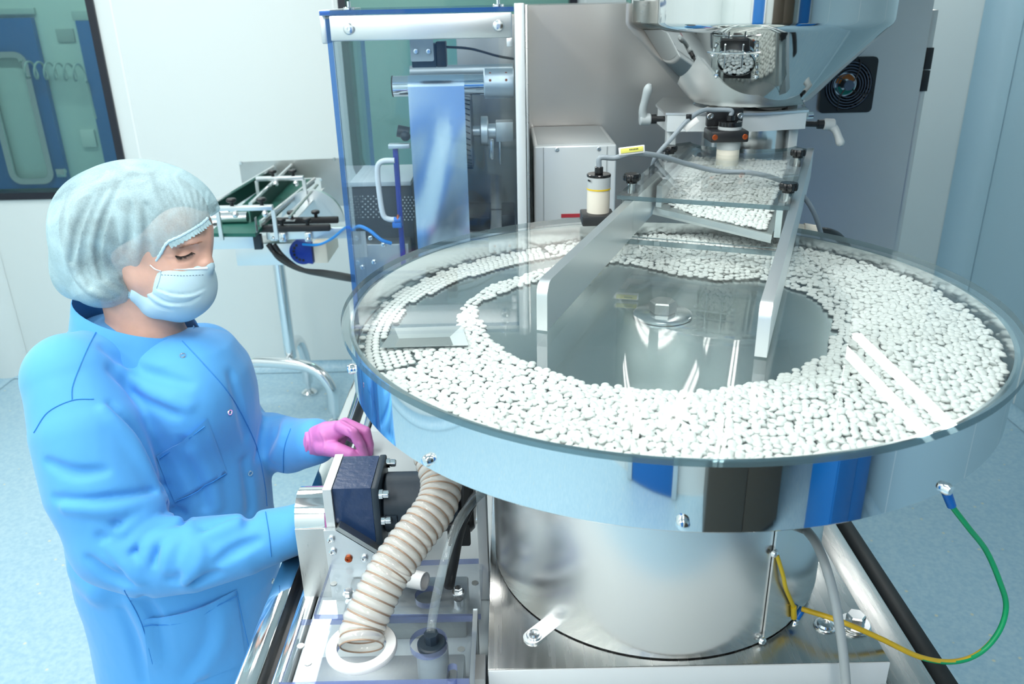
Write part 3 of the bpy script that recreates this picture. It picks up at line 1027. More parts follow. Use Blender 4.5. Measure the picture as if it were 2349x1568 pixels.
# ordered rows along the wall where the belt of tablets is thin
rows_pts = []
for k in range(7):
    r = 0.4095 - 0.0096 * k
    n = int(2 * PI * r / 0.0104)
    for i in range(n):
        a = 2 * PI * (i + 0.5 * (k % 2)) / n
        dg = math.degrees(a)
        if 112 < dg < 200:
            rows_pts.append((DC.x + r * math.cos(a) + random.uniform(-1, 1) * 0.0006, DC.y + r * math.sin(a) + random.uniform(-1, 1) * 0.0006))
rows_pts = np.array(rows_pts); rows_pts = rows_pts[bed_ok(rows_pts)]
rset = rows_pts


def ok_top(P):
    k = bed_ok(P)
    a = np.degrees(np.arctan2(P[:, 1] - DC.y, P[:, 0] - DC.x)) % 360
    r = np.hypot(P[:, 0] - DC.x, P[:, 1] - DC.y)
    return k & ~((a > 111) & (a < 201) & (r > 0.4095 - 0.0096 * 6.6))


top = hexfill(0.0094, 0.0024, ok_top, BND, rng)
low = hexfill(0.0098, 0.0017, lambda P: bed_ok(P) & (heap(P) > 0.0035), BND, rng, 1.0)


def place(P, hfac, tilt, drop=0.0):
    h = heap(P); r = np.hypot(P[:, 0] - DC.x, P[:, 1] - DC.y)
    z = np.array([z_turn(q) for q in r]) + 0.0027 - drop + h * hfac + rng.uniform(0, 1, len(P)) * np.where(h > 0.003, 0.0030, 0.0002)
    tl = np.where(h > 0.003, rng.normal(0, tilt, len(P)), rng.normal(0, 0.04, len(P)))
    return [(x, y, zz, t, a) for (x, y), zz, t, a in zip(P, z, tl, rng.uniform(0, 2 * PI, len(P)))]


pills = place(top, 1.0, 0.42) + place(rset, 0.0, 0.03)
under = place(low, 1.0, 0.3, 0.0042)


def pill_cloud(items, V, Fc):
    A = np.array(items); n = len(A); k = len(V)
    ct, st = np.cos(A[:, 3]), np.sin(A[:, 3]); ca, sa = np.cos(A[:, 4]), np.sin(A[:, 4])
    X = V[None, :, 0]; Y = V[None, :, 1] * ct[:, None] - V[None, :, 2] * st[:, None]; Z = V[None, :, 1] * st[:, None] + V[None, :, 2] * ct[:, None]
    Wx = X * ca[:, None] - Y * sa[:, None] + A[:, 0:1]; Wy = X * sa[:, None] + Y * ca[:, None] + A[:, 1:2]; Wz = Z + A[:, 2:3]
    co = np.stack([Wx, Wy, Wz], 2).reshape(-1, 3)
    lens = np.array([len(f) for f in Fc]); flat = np.concatenate([np.array(f) for f in Fc])
    loops = (flat[None, :] + (np.arange(n) * k)[:, None]).reshape(-1)
    L = np.tile(lens, n); st_ = np.concatenate([[0], np.cumsum(L)[:-1]])
    return co, loops, L, st_


def cloud_mesh(name, co, loops, L, st_, off):
    me = bpy.data.meshes.new(name)
    co = co - np.array(off)
    me.vertices.add(len(co)); me.vertices.foreach_set('co', co.astype(np.float32).ravel())
    me.loops.add(len(loops)); me.loops.foreach_set('vertex_index', loops.astype(np.int32))
    me.polygons.add(len(L)); me.polygons.foreach_set('loop_start', st_.astype(np.int32))
    me.polygons.foreach_set('use_smooth', np.ones(len(L), bool))
    me.update(calc_edges=True); me.validate()
    me.materials.append(MATS['pill'])
    return me


# nearest tablets are objects of their own, the rest lie as one mass
dist = [(Vector(p[:3]) - CAM).length for p in pills]
ordr = np.argsort(dist)
near = [pills[i] for i in ordr[:300]]
rest = [pills[i] for i in ordr[300:]]
pm = bpy.data.meshes.new('tablet')
pm.from_pydata([tuple(v) for v in PV], [], PF); pm.materials.append(MATS['pill'])
pm.polygons.foreach_set('use_smooth', [True] * len(pm.polygons))
for (x, y, z, t, a) in near:
    o = bpy.data.objects.new('tablet', pm); COL.objects.link(o)
    o.location = (x, y, z); o.rotation_euler = (t, 0, a)
    tag(o, 'white biconvex tablet near the front rim of the drum bed', 'tablet', 'loose tablets at the front rim of the drum')
ca_ = pill_cloud(rest, PV, PF); cb_ = pill_cloud(under, PV8, PF8)
co = np.concatenate([ca_[0], cb_[0]]); loops = np.concatenate([ca_[1], cb_[1] + len(ca_[0])]); L = np.concatenate([ca_[2], cb_[2]])
st_ = np.concatenate([[0], np.cumsum(L)[:-1]])
o = bpy.data.objects.new('tablet_mass', cloud_mesh('tablet_mass', co, loops, L, st_, (DC.x, DC.y, 1.374))); COL.objects.link(o)
o.location = (DC.x, DC.y, 1.374)
tag(o, 'thick bed of white tablets filling the drum around its bare middle', 'tablets', kind='stuff')

# guide plate with a sunk pocket on the left of the turntable
q0 = [at_z(*p, 1.386) for p in ((905, 752), (1060, 746), (1075, 792), (872, 797))]
gp = thing('guide_plate', 'grey metal guide plate with a square pocket inside the drum', 'guide', (sum(p.x for p in q0) / 4, sum(p.y for p in q0) / 4, 1.378))
rowsg = [[q0[3], q0[2]], [q0[0], q0[1]]]
qi = [at_z(*p, 1.3815) for p in ((915, 776), (1032, 772), (1040, 792), (905, 795))]
mbg = MB()
vs = [q0[0], q0[1], q0[2], q0[3], qi[0], qi[1], qi[2], qi[3]]
mbg.add(vs, [(0, 4, 5, 1), (1, 5, 6, 2), (2, 6, 7, 3), (3, 7, 4, 0)])
part('rim', mbg, 'alu_satin', gp, smooth=False)
part('pocket', MB().add(qi, [(0, 3, 2, 1)]), 'steel_dull', gp, smooth=False)

# ================================================================== FEED CHUTE
AZ0, AZ1 = 1.4245, 1.486        # arm underside and top
ch = thing('feed_chute', 'aluminium chute with two long side arms above the drum', 'chute', FO + FZ * AZ0)
T_END = 1.02
for s_ in (-1, 1):
    l0 = s_ * 0.128; th_ = 0.0135
    # side plate: rounded front top corner
    t0 = -0.002 if s_ < 0 else 0.0
    prof = [(t0, AZ0)] + [(T_END, AZ0), (T_END, AZ1), (t0 + 0.018, AZ1)] + [(t0 + 0.018 - 0.018 * math.sin(k * PI / 12), AZ1 - 0.018 + 0.018 * math.cos(k * PI / 12)) for k in range(1, 7)]
    o_ = FO + FL * (l0 + (th_ / 2))
    mb = MB().prism(prof, o_, FD, FZ, th_)       # FD x FZ points to +FL
    # prism extrudes along FD x FZ
    part('arm', mb, 'alu', ch, angle=30)
part('gate_pane', MB().prism([(-0.128, AZ0), (0.128, AZ0), (0.128, AZ1), (-0.128, AZ1)], FO + FD * T_PANE, FL, FZ, 0.006, mi=0, mi_side=1), ['acrylic', 'acrylic_edge'], ch)
# tray: sloping steel floor with side cheeks, cut obliquely at the front
TF = T_PANE + 0.045
tl, tr_ = TF + 0.11, TF
zt0, zt1 = 1.434, 1.447
fl = MB()
rowA = [fp(tl, -0.105, zt0 + 0.006), fp(tr_, 0.112, zt0)]
rowB = [fp(0.98, -0.105, zt1), fp(0.98, 0.112, zt1)]
fl.sheet([rowA, rowB], FZ * -0.003)
part('tray_floor', fl, 'steel_dull', ch)
part('tray_lip', MB().sheet([[fp(tl - 0.012, -0.105, zt0 - 0.002), fp(tr_ - 0.012, 0.112, zt0 - 0.008)], [fp(tl, -0.105, zt0 + 0.004), fp(tr_, 0.112, zt0 - 0.002)]], FZ * -0.004), 'alu', ch)
for l_, tt in ((-0.112, tl), (0.105, tr_ - 0.004)):
    part('tray_cheek', MB().prism([(tt, zt0 - 0.004), (0.98, zt0 - 0.004), (0.98, AZ1 - 0.008), (tt, AZ1 - 0.008)], FO + FL * (l_ + 0.010), FD, FZ, 0.010), 'alu_satin', ch)
cov_poly = [(-0.136, T_PANE - 0.004), (0.136, T_PANE - 0.004), (0.136, 0.965), (0.118, 0.985)] + \
    [(0.112 * math.cos(t), 1.005 - 0.075 * math.sin(t)) for t in [0.12 + (PI - 0.24) * k / 18 for k in range(19)]] + [(-0.118, 0.985), (-0.136, 0.965)]
cv = thing('chute_cover', 'clear acrylic sheet with black knobs covering the chute', 'cover', fp(0.7, 0, AZ1))
part('sheet', MB().prism(cov_poly, FO + FZ * (AZ1 + 0.0005), FL, FD, 0.0065, mi=0, mi_side=1), ['acrylic', 'acrylic_edge'], cv)
for px_, py_ in ((1449, 419), (1536, 352), (1808, 441), (1830, 361)):
    p = at_z(px_, py_, AZ1 + 0.007)
    kb = MB()
    kb.cyl(p, p + FZ * 0.004, 0.010, n=20)
    n = 48
    rg = []
    for zz, sc_ in ((0.004, 0.9), (0.006, 1.0), (0.013, 1.0), (0.016, 0.88)):
        rg.append([p + FZ * zz + Vector((math.cos(a), math.sin(a), 0)) * (0.0145 + 0.0013 * math.cos(8 * a)) * sc_ for a in [2 * PI * i / n for i in range(n + 1)]])
    kb.grid(rg, flip=False)
    kb.cyl(p + FZ * 0.0158, p + FZ * 0.016, 0.0128, n=24)
    part('knob', kb, 'black_gloss', cv)
    part('stud', MB().cyl(p + FZ * -0.018, p + FZ * -0.0005, 0.0065, n=18), 'silver', cv)

# tablets lying in the tray
def ok_tray(P):
    q = P - np.array([FO.x, FO.y])
    t = q @ np.array([FD.x, FD.y]); l_ = q @ np.array([FL.x, FL.y])
    edge = tl + (tr_ - tl) * (l_ + 0.105) / 0.217
    return (l_ > -0.096) & (l_ < 0.100) & (t > edge + 0.004 + np.clip(-l_ - 0.03, 0, 1) * 0.5) & (t < 0.93)


bx = [fp(a, b, 0) for a in (0.45, 0.95) for b in (-0.11, 0.11)]
bb = (min(p.x for p in bx), max(p.x for p in bx), min(p.y for p in bx), max(p.y for p in bx))


def tray_z(P):
    q = P - np.array([FO.x, FO.y]); t = q @ np.array([FD.x, FD.y])
    return np.interp(t, [tr_, 0.98], [zt0, zt1]) + 0.003 + np.clip((t - tl) * 0.12, 0, 0.022)


its = []
for lay, rm in ((0.0, 0.0094), (-0.004, 0.0098)):
    P = hexfill(rm, 0.0017, ok_tray, bb, rng, 0.0 if lay == 0 else 1.0)
    z = tray_z(P) + lay + rng.uniform(0, 0.002, len(P))
    its += [(x, y, max(zz, 1.4375), tlt, a) for (x, y), zz, tlt, a in zip(P, z, rng.normal(0, 0.35, len(P)), rng.uniform(0, 2 * PI, len(P)))]
co, loops, L, st_ = pill_cloud(its, PV, PF)
o = bpy.data.objects.new('tablet_heap', cloud_mesh('tablet_heap', co, loops, L, st_, fp(0.7, 0, 1.435))); COL.objects.link(o)
o.location = fp(0.7, 0, 1.435)
tag(o, 'white tablets sliding down the chute tray under the clear cover', 'tablets', kind='stuff')

# ================================================================== HOPPER
HC = Vector((0.545, 1.92, 0)); RH = 0.281
hz = at_y(1434, 66, 1.92).z
hp_ = thing('hopper', 'large polished steel hopper with cone and round sight glass', 'hopper', (HC.x, HC.y, 1.535))
cz = (HC.x, HC.y, 0)
part('cylinder', MB().lathe([(RH, hz + 0.75), (RH, hz + 0.016), (RH, hz + 0.012), (RH - 0.003, hz + 0.004), (RH - 0.008, hz - 0.002)], cz, 160), 'hopper_steel', hp_)
RN, ZN = 0.108, 1.558
part('cone', MB().lathe([(RH - 0.008, hz - 0.002), (RH - 0.012, hz - 0.0063), (RN + 0.036, ZN + 0.0306), (RN + 0.028, ZN + 0.022), (RN + 0.024, ZN + 0.0183), (RN + 0.004, ZN + 0.0036), (RN, ZN)], cz, 160), 'hopper_steel', hp_)
part('neck', MB().lathe([(RN, ZN), (RN, ZN - 0.018), (RN + 0.014, ZN - 0.020), (RN + 0.014, ZN - 0.028)], cz, 96), 'chrome', hp_)
part('spout', MB().lathe([(0.098, ZN - 0.028), (0.098, 1.470), (0.092, 1.470), (0.092, ZN - 0.028)], cz, 96), 'silver', hp_)
# sight glass on the cone
def on_cone(px_, py_, lift=0.0):
    """point of the cone seen at a photo position"""
    d = eye_dir(px_, py_)
    k = (RH - 0.008 - RN - 0.028) / (hz - 0.002 - ZN - 0.022)
    z0 = ZN + 0.022; r0 = RN + 0.028 + lift
    ox, oy, oz = CAM.x - HC.x, CAM.y - HC.y, CAM.z
    A = d.x ** 2 + d.y ** 2 - (k * d.z) ** 2
    B = 2 * (ox * d.x + oy * d.y - k * d.z * (r0 + k * (oz - z0)))
    Cc = ox * ox + oy * oy - (r0 + k * (oz - z0)) ** 2
    disc = max(0, B * B - 4 * A * Cc)
    ts = sorted(((-B - math.sqrt(disc)) / (2 * A), (-B + math.sqrt(disc)) / (2 * A)))
    return CAM + d * next(t for t in ts if t > 0.5)


sc_ = on_cone(1689, 137)
ua = Vector((sc_.x - HC.x, sc_.y - HC.y, 0)).normalized()
k_ = (RH - 0.008 - RN - 0.028) / (hz - 0.002 - ZN - 0.022)
sn = (ua - FZ * k_).normalized()                # outward normal of the cone
sx_ = FZ.cross(sn).normalized(); sy_ = sn.cross(sx_)
sg = part('sight_plate', MB().prism(rounded(-0.048, -0.040, 0.048, 0.034, 0.008, 4), sc_ + sn * 0.0095, sx_, sy_, 0.0015), 'sight_acrylic', hp_)
part('sight_backing', MB().prism(rounded(-0.027, -0.050, 0.027, 0.054, 0.004, 3), sc_ - sn * 0.004, sx_, sy_, 0.0065), 'black', hp_)
part('sight_ring', MB().lathe([(0.0355, 0.001), (0.0375, 0.001), (0.0375, 0.0085), (0.0355, 0.0085)], sc_, 48, axis=sn, closed=True), 'silver', hp_)
mbp = MB()
for (x, y) in dart(6000, 0.0066, lambda P: np.hypot(P[:, 0], P[:, 1]) < 0.0325, (-0.036, 0.036, -0.036, 0.036), rng):
    rot = (Matrix((sx_, sy_, sn)).transposed() @ Matrix.Rotation(random.uniform(0, 6.3), 3, 'Z') @ Matrix.Rotation(random.gauss(0, 0.35), 3, 'X'))
    cpt = sc_ + sx_ * x + sy_ * y + sn * 0.0058
    mbp.add([rot @ Vector(v) + cpt for v in PV], PF)
tag(part('sight_tablets', mbp, 'pill', None), 'white tablets pressed against the round sight glass of the hopper', 'tablets', kind='stuff')
for x, y in ((-0.041, 0.027), (0.041, 0.027), (-0.039, -0.032), (0.039, -0.032)):
    q = sc_ + sx_ * x + sy_ * y
    part('sight_screw', MB().cyl(q, q + sn * 0.0075, 0.003, n=12).cyl(q + sn * 0.0112, q + sn * 0.0150, 0.0055, n=6, bevel=0.0008).ball(q + sn * 0.016, 0.0032, 12, 8), 'chrome', hp_)
part('rod_bar', MB().tube([sc_ + sx_ * x + sy_ * 0.040 + sn * (0.018 + 0.004 * math.cos(x * 30)) for x in np.linspace(-0.050, 0.050, 12)], 0.0022, 8), 'chrome', hp_)
for x in (-0.018, 0.016):
    part('rod', MB().tube([sc_ + sx_ * (x + 0.004) + sy_ * 0.062 + sn * 0.020, sc_ + sx_ * x + sy_ * 0.03 + sn * 0.016, sc_ + sx_ * (x - 0.004) - sy_ * 0.006 + sn * 0.0135], 0.0018, 8), 'silver', hp_)

# clamp frame that carries the hopper
cl = thing('clamp_frame', 'pale aluminium clamp frame under the hopper with two levers', 'bracket', (HC.x, HC.y, 1.47))
fz0, fz1 = 1.496, 1.530
yf = 1.735
fx0, fx1 = at_y(1530, 285, 1.80).x, at_y(1848, 285, 1.80).x
fm = fx0 + 0.63 * (fx1 - fx0)
fz0 = at_y(1690, 300, 1.79).z; fz1 = at_y(1690, 258, 1.79).z
part('front_bar', MB().prism([(fx0, 1.80), (fm, 1.775), (fx1, 1.80), (fx1, 1.92), (fx1 - 0.03, 1.92), (fx1 - 0.03, 1.818), (fm, 1.80), (fx0 + 0.03, 1.818), (fx0 + 0.03, 1.92), (fx0, 1.92)],
                             (0, 0, fz0), (1, 0, 0), (0, 1, 0), fz1 - fz0 - 0.004), 'alu_white', cl)
part('top_ring', MB().prism([(fx0 - 0.004, 1.80), (fm, 1.768), (fx1 + 0.004, 1.80), (fx1 + 0.03, 1.95), (fx1 - 0.03, 2.08), (fx0 + 0.04, 2.08), (fx0, 1.95)], (0, 0, fz1 - 0.0035), (1, 0, 0), (0, 1, 0), 0.0045,
                            hole=circle(HC.x, HC.y, 0.123, 40)), 'alu', cl)
for x in (fx0 + 0.016, fx1 - 0.016):
    part('post', MB().box((x - 0.010, 1.822, 1.40), (x + 0.010, 1.85, fz0 - 0.0005), 0.002), 'alu_white', cl)
part('back_plate', MB().box((fx1 - 0.04, 2.09, 1.40), (fx1 + 0.06, 2.10, at_y(1830, 236, 2.09).z), 0.002), 'alu_white', cl)


def lever(axis_p, axis_d, hub_px, tip):
    """clamping lever: threaded stud, hub and bent tapered handle"""
    a = Vector(axis_p); d = Vector(axis_d).normalized(); tip = Vector(tip)
    r_ = part('lever', MB().cyl(a + d * 0.038, a + d * 0.062, 0.0125, n=20, bevel=0.002), 'lever_grey', cl)
    part('stud', MB().cyl(a, a + d * 0.026, 0.006, n=16).cyl(a + d * 0.026, a + d * 0.038, 0.010, n=20), 'black', r_)
    h0 = a + d * 0.052
    v = tip - h0
    path = [h0, h0 + v * 0.25 + d * 0.006, h0 + v * 0.6 + d * 0.004, tip]
    part('handle', MB().tube(spline(path, 6), [0.0105, 0.0105, 0.010, 0.0095, 0.009, 0.0088, 0.0085, 0.0083, 0.0082, 0.0081, 0.008, 0.008, 0.0082, 0.0086, 0.009, 0.0095, 0.0095, 0.008, 0.004], 12), 'lever_grey', r_)


pL = at_y(1532, 272, 1.83)
lever(pL, (-1, -0.05, 0), None, at_y(1490, 193, 1.80))
pR = at_y(1848, 284, 1.83)
lever(pR, (1, -0.05, -0.04), None, at_y(1930, 335, 1.80))
part('nipple', MB().cyl(at_y(1852, 265, 1.86), at_y(1864, 264, 1.86), 0.008, n=16), 'silver', cl)

# ------------------------------------------------------------------ level sensors
def sensor(base, top_z, r, label, band_mi, name='level_sensor', bracket=None):
    """proximity sensor: cream rod, grey sleeve, black cap"""
    b = Vector(base); H_ = top_z - b.z
    t = thing(name, label, 'sensor', b)
    part('rod', MB().cyl(b, b + FZ * (H_ * 0.60), r * 0.97, n=40), 'cream', t)
    if band_mi:
        part('band', MB().cyl(b + FZ * (H_ * 0.60), b + FZ * (H_ * 0.64), r * 1.01, n=40), 'yellow', t)
    part('sleeve', MB().cyl(b + FZ * (H_ * (0.64 if band_mi else 0.60)), b + FZ * (H_ * 0.93), r, n=40), 'sensor_grey', t)
    part('cap', MB().cyl(b + FZ * (H_ * 0.93), b + FZ * H_, r * 1.02, n=40, bevel=0.001).cyl(b + FZ * H_, b + FZ * (H_ + 0.012), r * 0.36, n=20, bevel=0.001), 'black_gloss', t)
    return t


q = at_y(1372, 480, 1.42)
sA = sensor((q.x, q.y, q.z - 0.004), at_y(1376, 398, 1.42).z, 0.0205, 'cream sensor with yellow ring clamped to the left chute arm', True)
part('print', MB().prism([(0, 0), (0.010, 0), (0.010, 0.003), (0, 0.003)], (q.x - 0.0195, q.y - 0.0085, q.z + 0.052), (0.35, -0.93, 0), (0, 0, 1), 0.0004), 'ink', sA)
part('mount', MB().box((q.x - 0.030, q.y - 0.032, q.z - 0.022), (q.x + 0.026, q.y + 0.022, q.z - 0.004), 0.002), 'black', sA)
q2 = at_y(1663, 432, 1.70)
zt_ = at_y(1668, 285, 1.70).z
sB = sensor((q2.x, 1.70, q2.z), zt_ + 0.006, 0.0235, 'cream sensor rod clamped upright in a black block below the hopper', False)
ub = at_y(1668, 305, 1.70)
part('clamp_block', MB().box((ub.x - 0.040, 1.668, ub.z - 0.014), (ub.x + 0.036, 1.735, ub.z + 0.008), 0.003), 'black', sB)
part('clamp_back', MB().box((ub.x - 0.036, 1.728, ub.z + 0.0085), (ub.x + 0.038, 1.744, ub.z + 0.045), 0.003), 'black', sB)
for x in (-0.032, 0.028):
    part('clamp_screw', socket_screw(MB(), (ub.x + x, 1.668, ub.z - 0.003), (0, -1, 0), 0.0055, 0.002), 'copper', sB)
for x in (-0.030, 0.031):
    part('clamp_screw', socket_screw(MB(), (ub.x + x, 1.728, ub.z + 0.030), (0, -1, 0), 0.0065, 0.005), 'silver', sB)


def cable(name, pts, r, m, label, cat='cable', n=10, sub=10):
    return one(name, MB().tube(spline(pts, sub), r, n), m, label, cat)


capA = Vector((q.x, q.y, at_y(1376, 398, 1.42).z + 0.011))
pA = [capA, capA + Vector((0.002, 0, 0.016)), at_y(1410, 362, 1.42), at_y(1450, 352, 1.42), at_y(1510, 357, 1.45), at_y(1580, 377, 1.50), at_y(1650, 393, 1.52), at_y(1720, 396, 1.52), at_y(1780, 410, 1.52),
      at_y(1830, 437, 1.53), at_y(1862, 478, 1.54), at_y(1882, 530, 1.56), at_y(1900, 600, 1.60), at_y(1905, 660, 1.66)]
cbl = cable('sensor_cable', pA, 0.0047, 'cable_grey', 'grey cable looping from the yellow-ringed sensor across the chute')
lb = at_y(1449, 345, 1.415)
rt_ = Matrix.Rotation(-0.1, 3, 'Y')
part('marker_holder', MB().box(lb + Vector((-0.022, -0.002, -0.006)), lb + Vector((0.022, 0.0015, 0.007)), 0.001, rot=rt_), 'label_white', cbl)
part('marker_label', MB().box(lb + Vector((-0.019, -0.0032, -0.0025)), lb + Vector((0.019, -0.0022, 0.0055)), 0.0003, rot=rt_), 'yellow_label', cbl, 'yellow marker label')
for k in range(6):
    part('print_mark', MB().box(lb + Vector((-0.004 + 0.0026 * k, -0.0036, 0.0012)), lb + Vector((-0.0025 + 0.0026 * k, -0.00325, 0.0034)), rot=rt_, about=lb), 'ink', cbl)
capB = Vector((q2.x, 1.70, zt_ + 0.017))
pB = [capB, capB + Vector((-0.001, 0, 0.010)), at_y(1642, 252, 1.70), at_y(1610, 254, 1.69), at_y(1575, 278, 1.67), at_y(1540, 318, 1.66), at_y(1510, 352, 1.66), at_y(1498, 378, 1.68), at_y(1495, 430, 1.78)]
cb2 = cable('sensor_cable', pB, 0.0047, 'cable_grey', 'short grey cable arching from the sensor under the hopper')
part('cable_tie', MB().box(at_y(1588, 282, 1.672) + Vector((-0.018, -0.004, -0.008)), at_y(1588, 282, 1.672) + Vector((0.014, -0.002, 0.003)), 0.001, rot=Matrix.Rotation(-0.7, 3, 'Y')), 'label_white', cb2)
part('tie_knot', MB().box(at_y(1580, 269, 1.672) + Vector((-0.005, -0.004, -0.005)), at_y(1580, 269, 1.672) + Vector((0.005, 0.004, 0.006)), 0.001), 'black', cb2)
# pneumatic fitting right of the chute
ft = thing('air_fitting', 'beige threaded connector with black cable behind the drum', 'connector', at_y(1845, 525, 1.62))
part('barrel', MB().cyl(at_y(1818, 521, 1.62), at_y(1842, 524, 1.62), 0.009, n=20).cyl(at_y(1842, 524, 1.62), at_y(1878, 530, 1.62), 0.0115, n=20, bevel=0.001), 'cream', ft)
part('black_cable', MB().tube(spline([at_y(1878, 530, 1.62), at_y(1905, 534, 1.63), at_y(1925, 545, 1.66), at_y(1945, 570, 1.70)], 6), 0.009, 12), 'cable_black', ft)
cable('air_tube', [at_y(1812, 465, 1.60), at_y(1810, 500, 1.60), at_y(1811, 545, 1.60), at_y(1812, 580, 1.60)], 0.0055, 'tube_clear', 'clear upright tube beside the right chute arm', 'tube')

# ================================================================== STEEL CABINET
YC = 2.25
cb = thing('steel_cabinet', 'tall stainless steel cabinet with a round fan grille', 'cabinet', (0.57, YC + 0.3, ZD))
hx0, hx1, hz1 = 0.052, 1.088, 1.775
fcx, fcz = 0.894, 1.566
fs_ = 0.070
part('front_panel', MB().prism([(hx0, ZD - 0.0), (hx1, ZD - 0.0), (hx1, hz1), (hx0, hz1)], (0, YC + 0.02, 0), (1, 0, 0), (0, 0, 1), 0.02, hole=circle(fcx, fcz, 0.062, 32)), 'cabinet', cb)
part('body', MB().box((hx0 + 0.002, YC + 0.06, ZD), (hx1 - 0.002, YC + 0.60, hz1 - 0.002), 0.002), 'cabinet', cb)
dp = part('side_door', MB().box((hx1 + 0.001, YC + 0.012, ZD), (hx1 + 0.022, YC + 0.58, hz1 - 0.03), 0.003), 'cabinet', cb)
for z0, z1 in ((1.600, 1.654), (1.545, 1.598)):
    part('latch', MB().box((hx1 + 0.004, YC + 0.003, z0), (hx1 + 0.022, YC + 0.0115, z1), 0.001), 'black', dp)
fan = part('fan', MB().prism(rounded(fcx - fs_, fcz - fs_, fcx + fs_, fcz + fs_, 0.012, 4), (0, YC - 0.0005, 0), (1, 0, 0), (0, 0, 1), 0.010, hole=circle(fcx, fcz, 0.062, 40)), 'black', cb, 'black fan frame with wire rings')
part('fan_well', MB().lathe([(0.062, 0.0), (0.062, 0.045), (0.0, 0.046)], (fcx, YC - 0.002, fcz), 40, axis=(0, 1, 0)), 'black', fan)
for k, r in enumerate((0.030, 0.037, 0.044, 0.051, 0.058)):
    part('ring', MB().tube([Vector((fcx + r * math.cos(a), YC - 0.012, fcz + r * math.sin(a))) for a in [2 * PI * i / 40 for i in range(40)]], 0.0014, 6, closed=True), 'grill', fan)
for k in range(4):
    a = PI / 4 + k * PI / 2
    path = [Vector((fcx + r * math.cos(a + 9 * (r - 0.014)), YC - 0.014, fcz + r * math.sin(a + 9 * (r - 0.014)))) for r in np.linspace(0.014, 0.068, 10)]
    part('spoke', MB().tube(path, 0.0016, 6), 'black', fan)
part('hub_cap', MB().cyl((fcx, YC - 0.016, fcz), (fcx, YC - 0.010, fcz), 0.013, n=24), 'grill', fan)
part('motor_hub', MB().lathe([(0.0, -0.012), (0.030, -0.012), (0.030, 0.02)], (fcx, YC + 0.025, fcz), 32, axis=(0, 1, 0)), 'silver', fan)
for nm, a0_, a1_, m_ in (('hub_label', 0.1 * PI, 0.95 * PI, 'orange'), ('hub_label', 1.1 * PI, 1.9 * PI, 'teal')):
    seg = [(fcx + 0.014 * math.cos(a), fcz + 0.014 * math.sin(a)) for a in np.linspace(a1_, a0_, 14)]
    oth = [(fcx + 0.027 * math.cos(a), fcz + 0.027 * math.sin(a)) for a in np.linspace(a0_, a1_, 14)]
    part(nm, MB().prism(oth + seg, (0, YC + 0.0125, 0), (1, 0, 0), (0, 0, 1), 0.0008), m_, fan)
for k in range(5):
    a = k * 2 * PI / 5
    rr = [[Vector((fcx + r * math.cos(a + s2 * 0.5), YC + 0.022 + 0.012 * s2, fcz + r * math.sin(a + s2 * 0.5))) for r in (0.031, 0.046, 0.059)] for s2 in (0, 0.5, 1.0)]
    part('blade', MB().sheet(rr, Vector((0, 0.0012, 0))), 'black', fan)

# grey control box in front of the cabinet
bx_ = thing('control_box', 'pale grey box with two screws beside the steel cabinet', 'box', (0.157, 2.1, ZD))
gx0, gx1, gy0, gy1, gzt = 0.060, 0.255, 1.95, 2.246, 1.475
part('case', MB().box((gx0, gy0 + 0.001, ZD), (gx1, gy1, gzt), 0.006, seg=3), 'alu_white', bx_)
part('top_plate', MB().box((gx0 + 0.010, gy0 + 0.012, gzt - 0.002), (gx1 - 0.012, gy1 - 0.004, gzt + 0.0015), 0.001), 'grey_paint', bx_)
part('corner_trim', MB().box((gx1 - 0.024, gy0 - 0.0015, ZD + 0.002), (gx1 - 0.0225, gy0 + 0.002, gzt - 0.004)).box((gx0 + 0.0225, gy0 - 0.0015, ZD + 0.002), (gx0 + 0.024, gy0 + 0.002, gzt - 0.004)), 'steel_dull', bx_)
for x in (0.115, 0.213):
    part('screw', socket_screw(MB(), (x, gy0 + 0.001, gzt - 0.010), (0, -1, 0), 0.005, 0.002), 'silver', bx_)
part('warning_label', MB().box((0.125, gy0 - 0.001, 1.303), (0.198, gy0 + 0.0005, 1.312)), 'red_label', bx_, 'red warning strip with white emblem')
part('emblem', MB().cyl((0.182, gy0 - 0.0012, 1.308), (0.182, gy0 - 0.0018, 1.308), 0.0065, n=20), 'label_white', bx_)

# ================================================================== GUARD AND THE FILM STATION INSIDE
YG = 1.85
gd = thing('guard_enclosure', 'clear blue-edged acrylic guard with white aluminium top bar', 'guard', (-0.17, YG + 0.2, ZD))
gx_l, gx_r = -0.376, 0.018
part('front_pane', MB().prism([(gx_l + 0.012, ZD + 0.001), (gx_r, ZD + 0.001), (gx_r, 1.758), (gx_l + 0.012, 1.758)], (0, YG + 0.008, 0), (1, 0, 0), (0, 0, 1), 0.008, mi=0, mi_side=1), ['acrylic_blue', 'acrylic_blue_edge'], gd)
part('side_pane', MB().prism([(YG, ZD + 0.003), (YG + 0.42, ZD + 0.003), (YG + 0.42, 1.762), (YG, 1.762)], (gx_l, 0, 0), (0, 1, 0), (0, 0, 1), 0.011, mi=0, mi_side=1), ['acrylic_blue', 'acrylic_blue_edge'], gd)
part('top_pane', MB().prism([(gx_l - 0.01, YG - 0.004), (gx_r, YG - 0.004), (gx_r, YG + 0.42), (gx_l - 0.01, YG + 0.42)], (0, 0, 1.769), (1, 0, 0), (0, 1, 0), 0.009, mi=0, mi_side=1), ['acrylic_blue', 'acrylic_blue_edge'], gd)
part('top_bar', MB().box((-0.366, YG - 0.010, 1.718), (0.014, YG - 0.001, 1.768), 0.003).box((0.002, YG - 0.008, 1.700), (0.014, YG - 0.001, 1.7178), 0.001), 'alu', gd, 'white aluminium top bar')
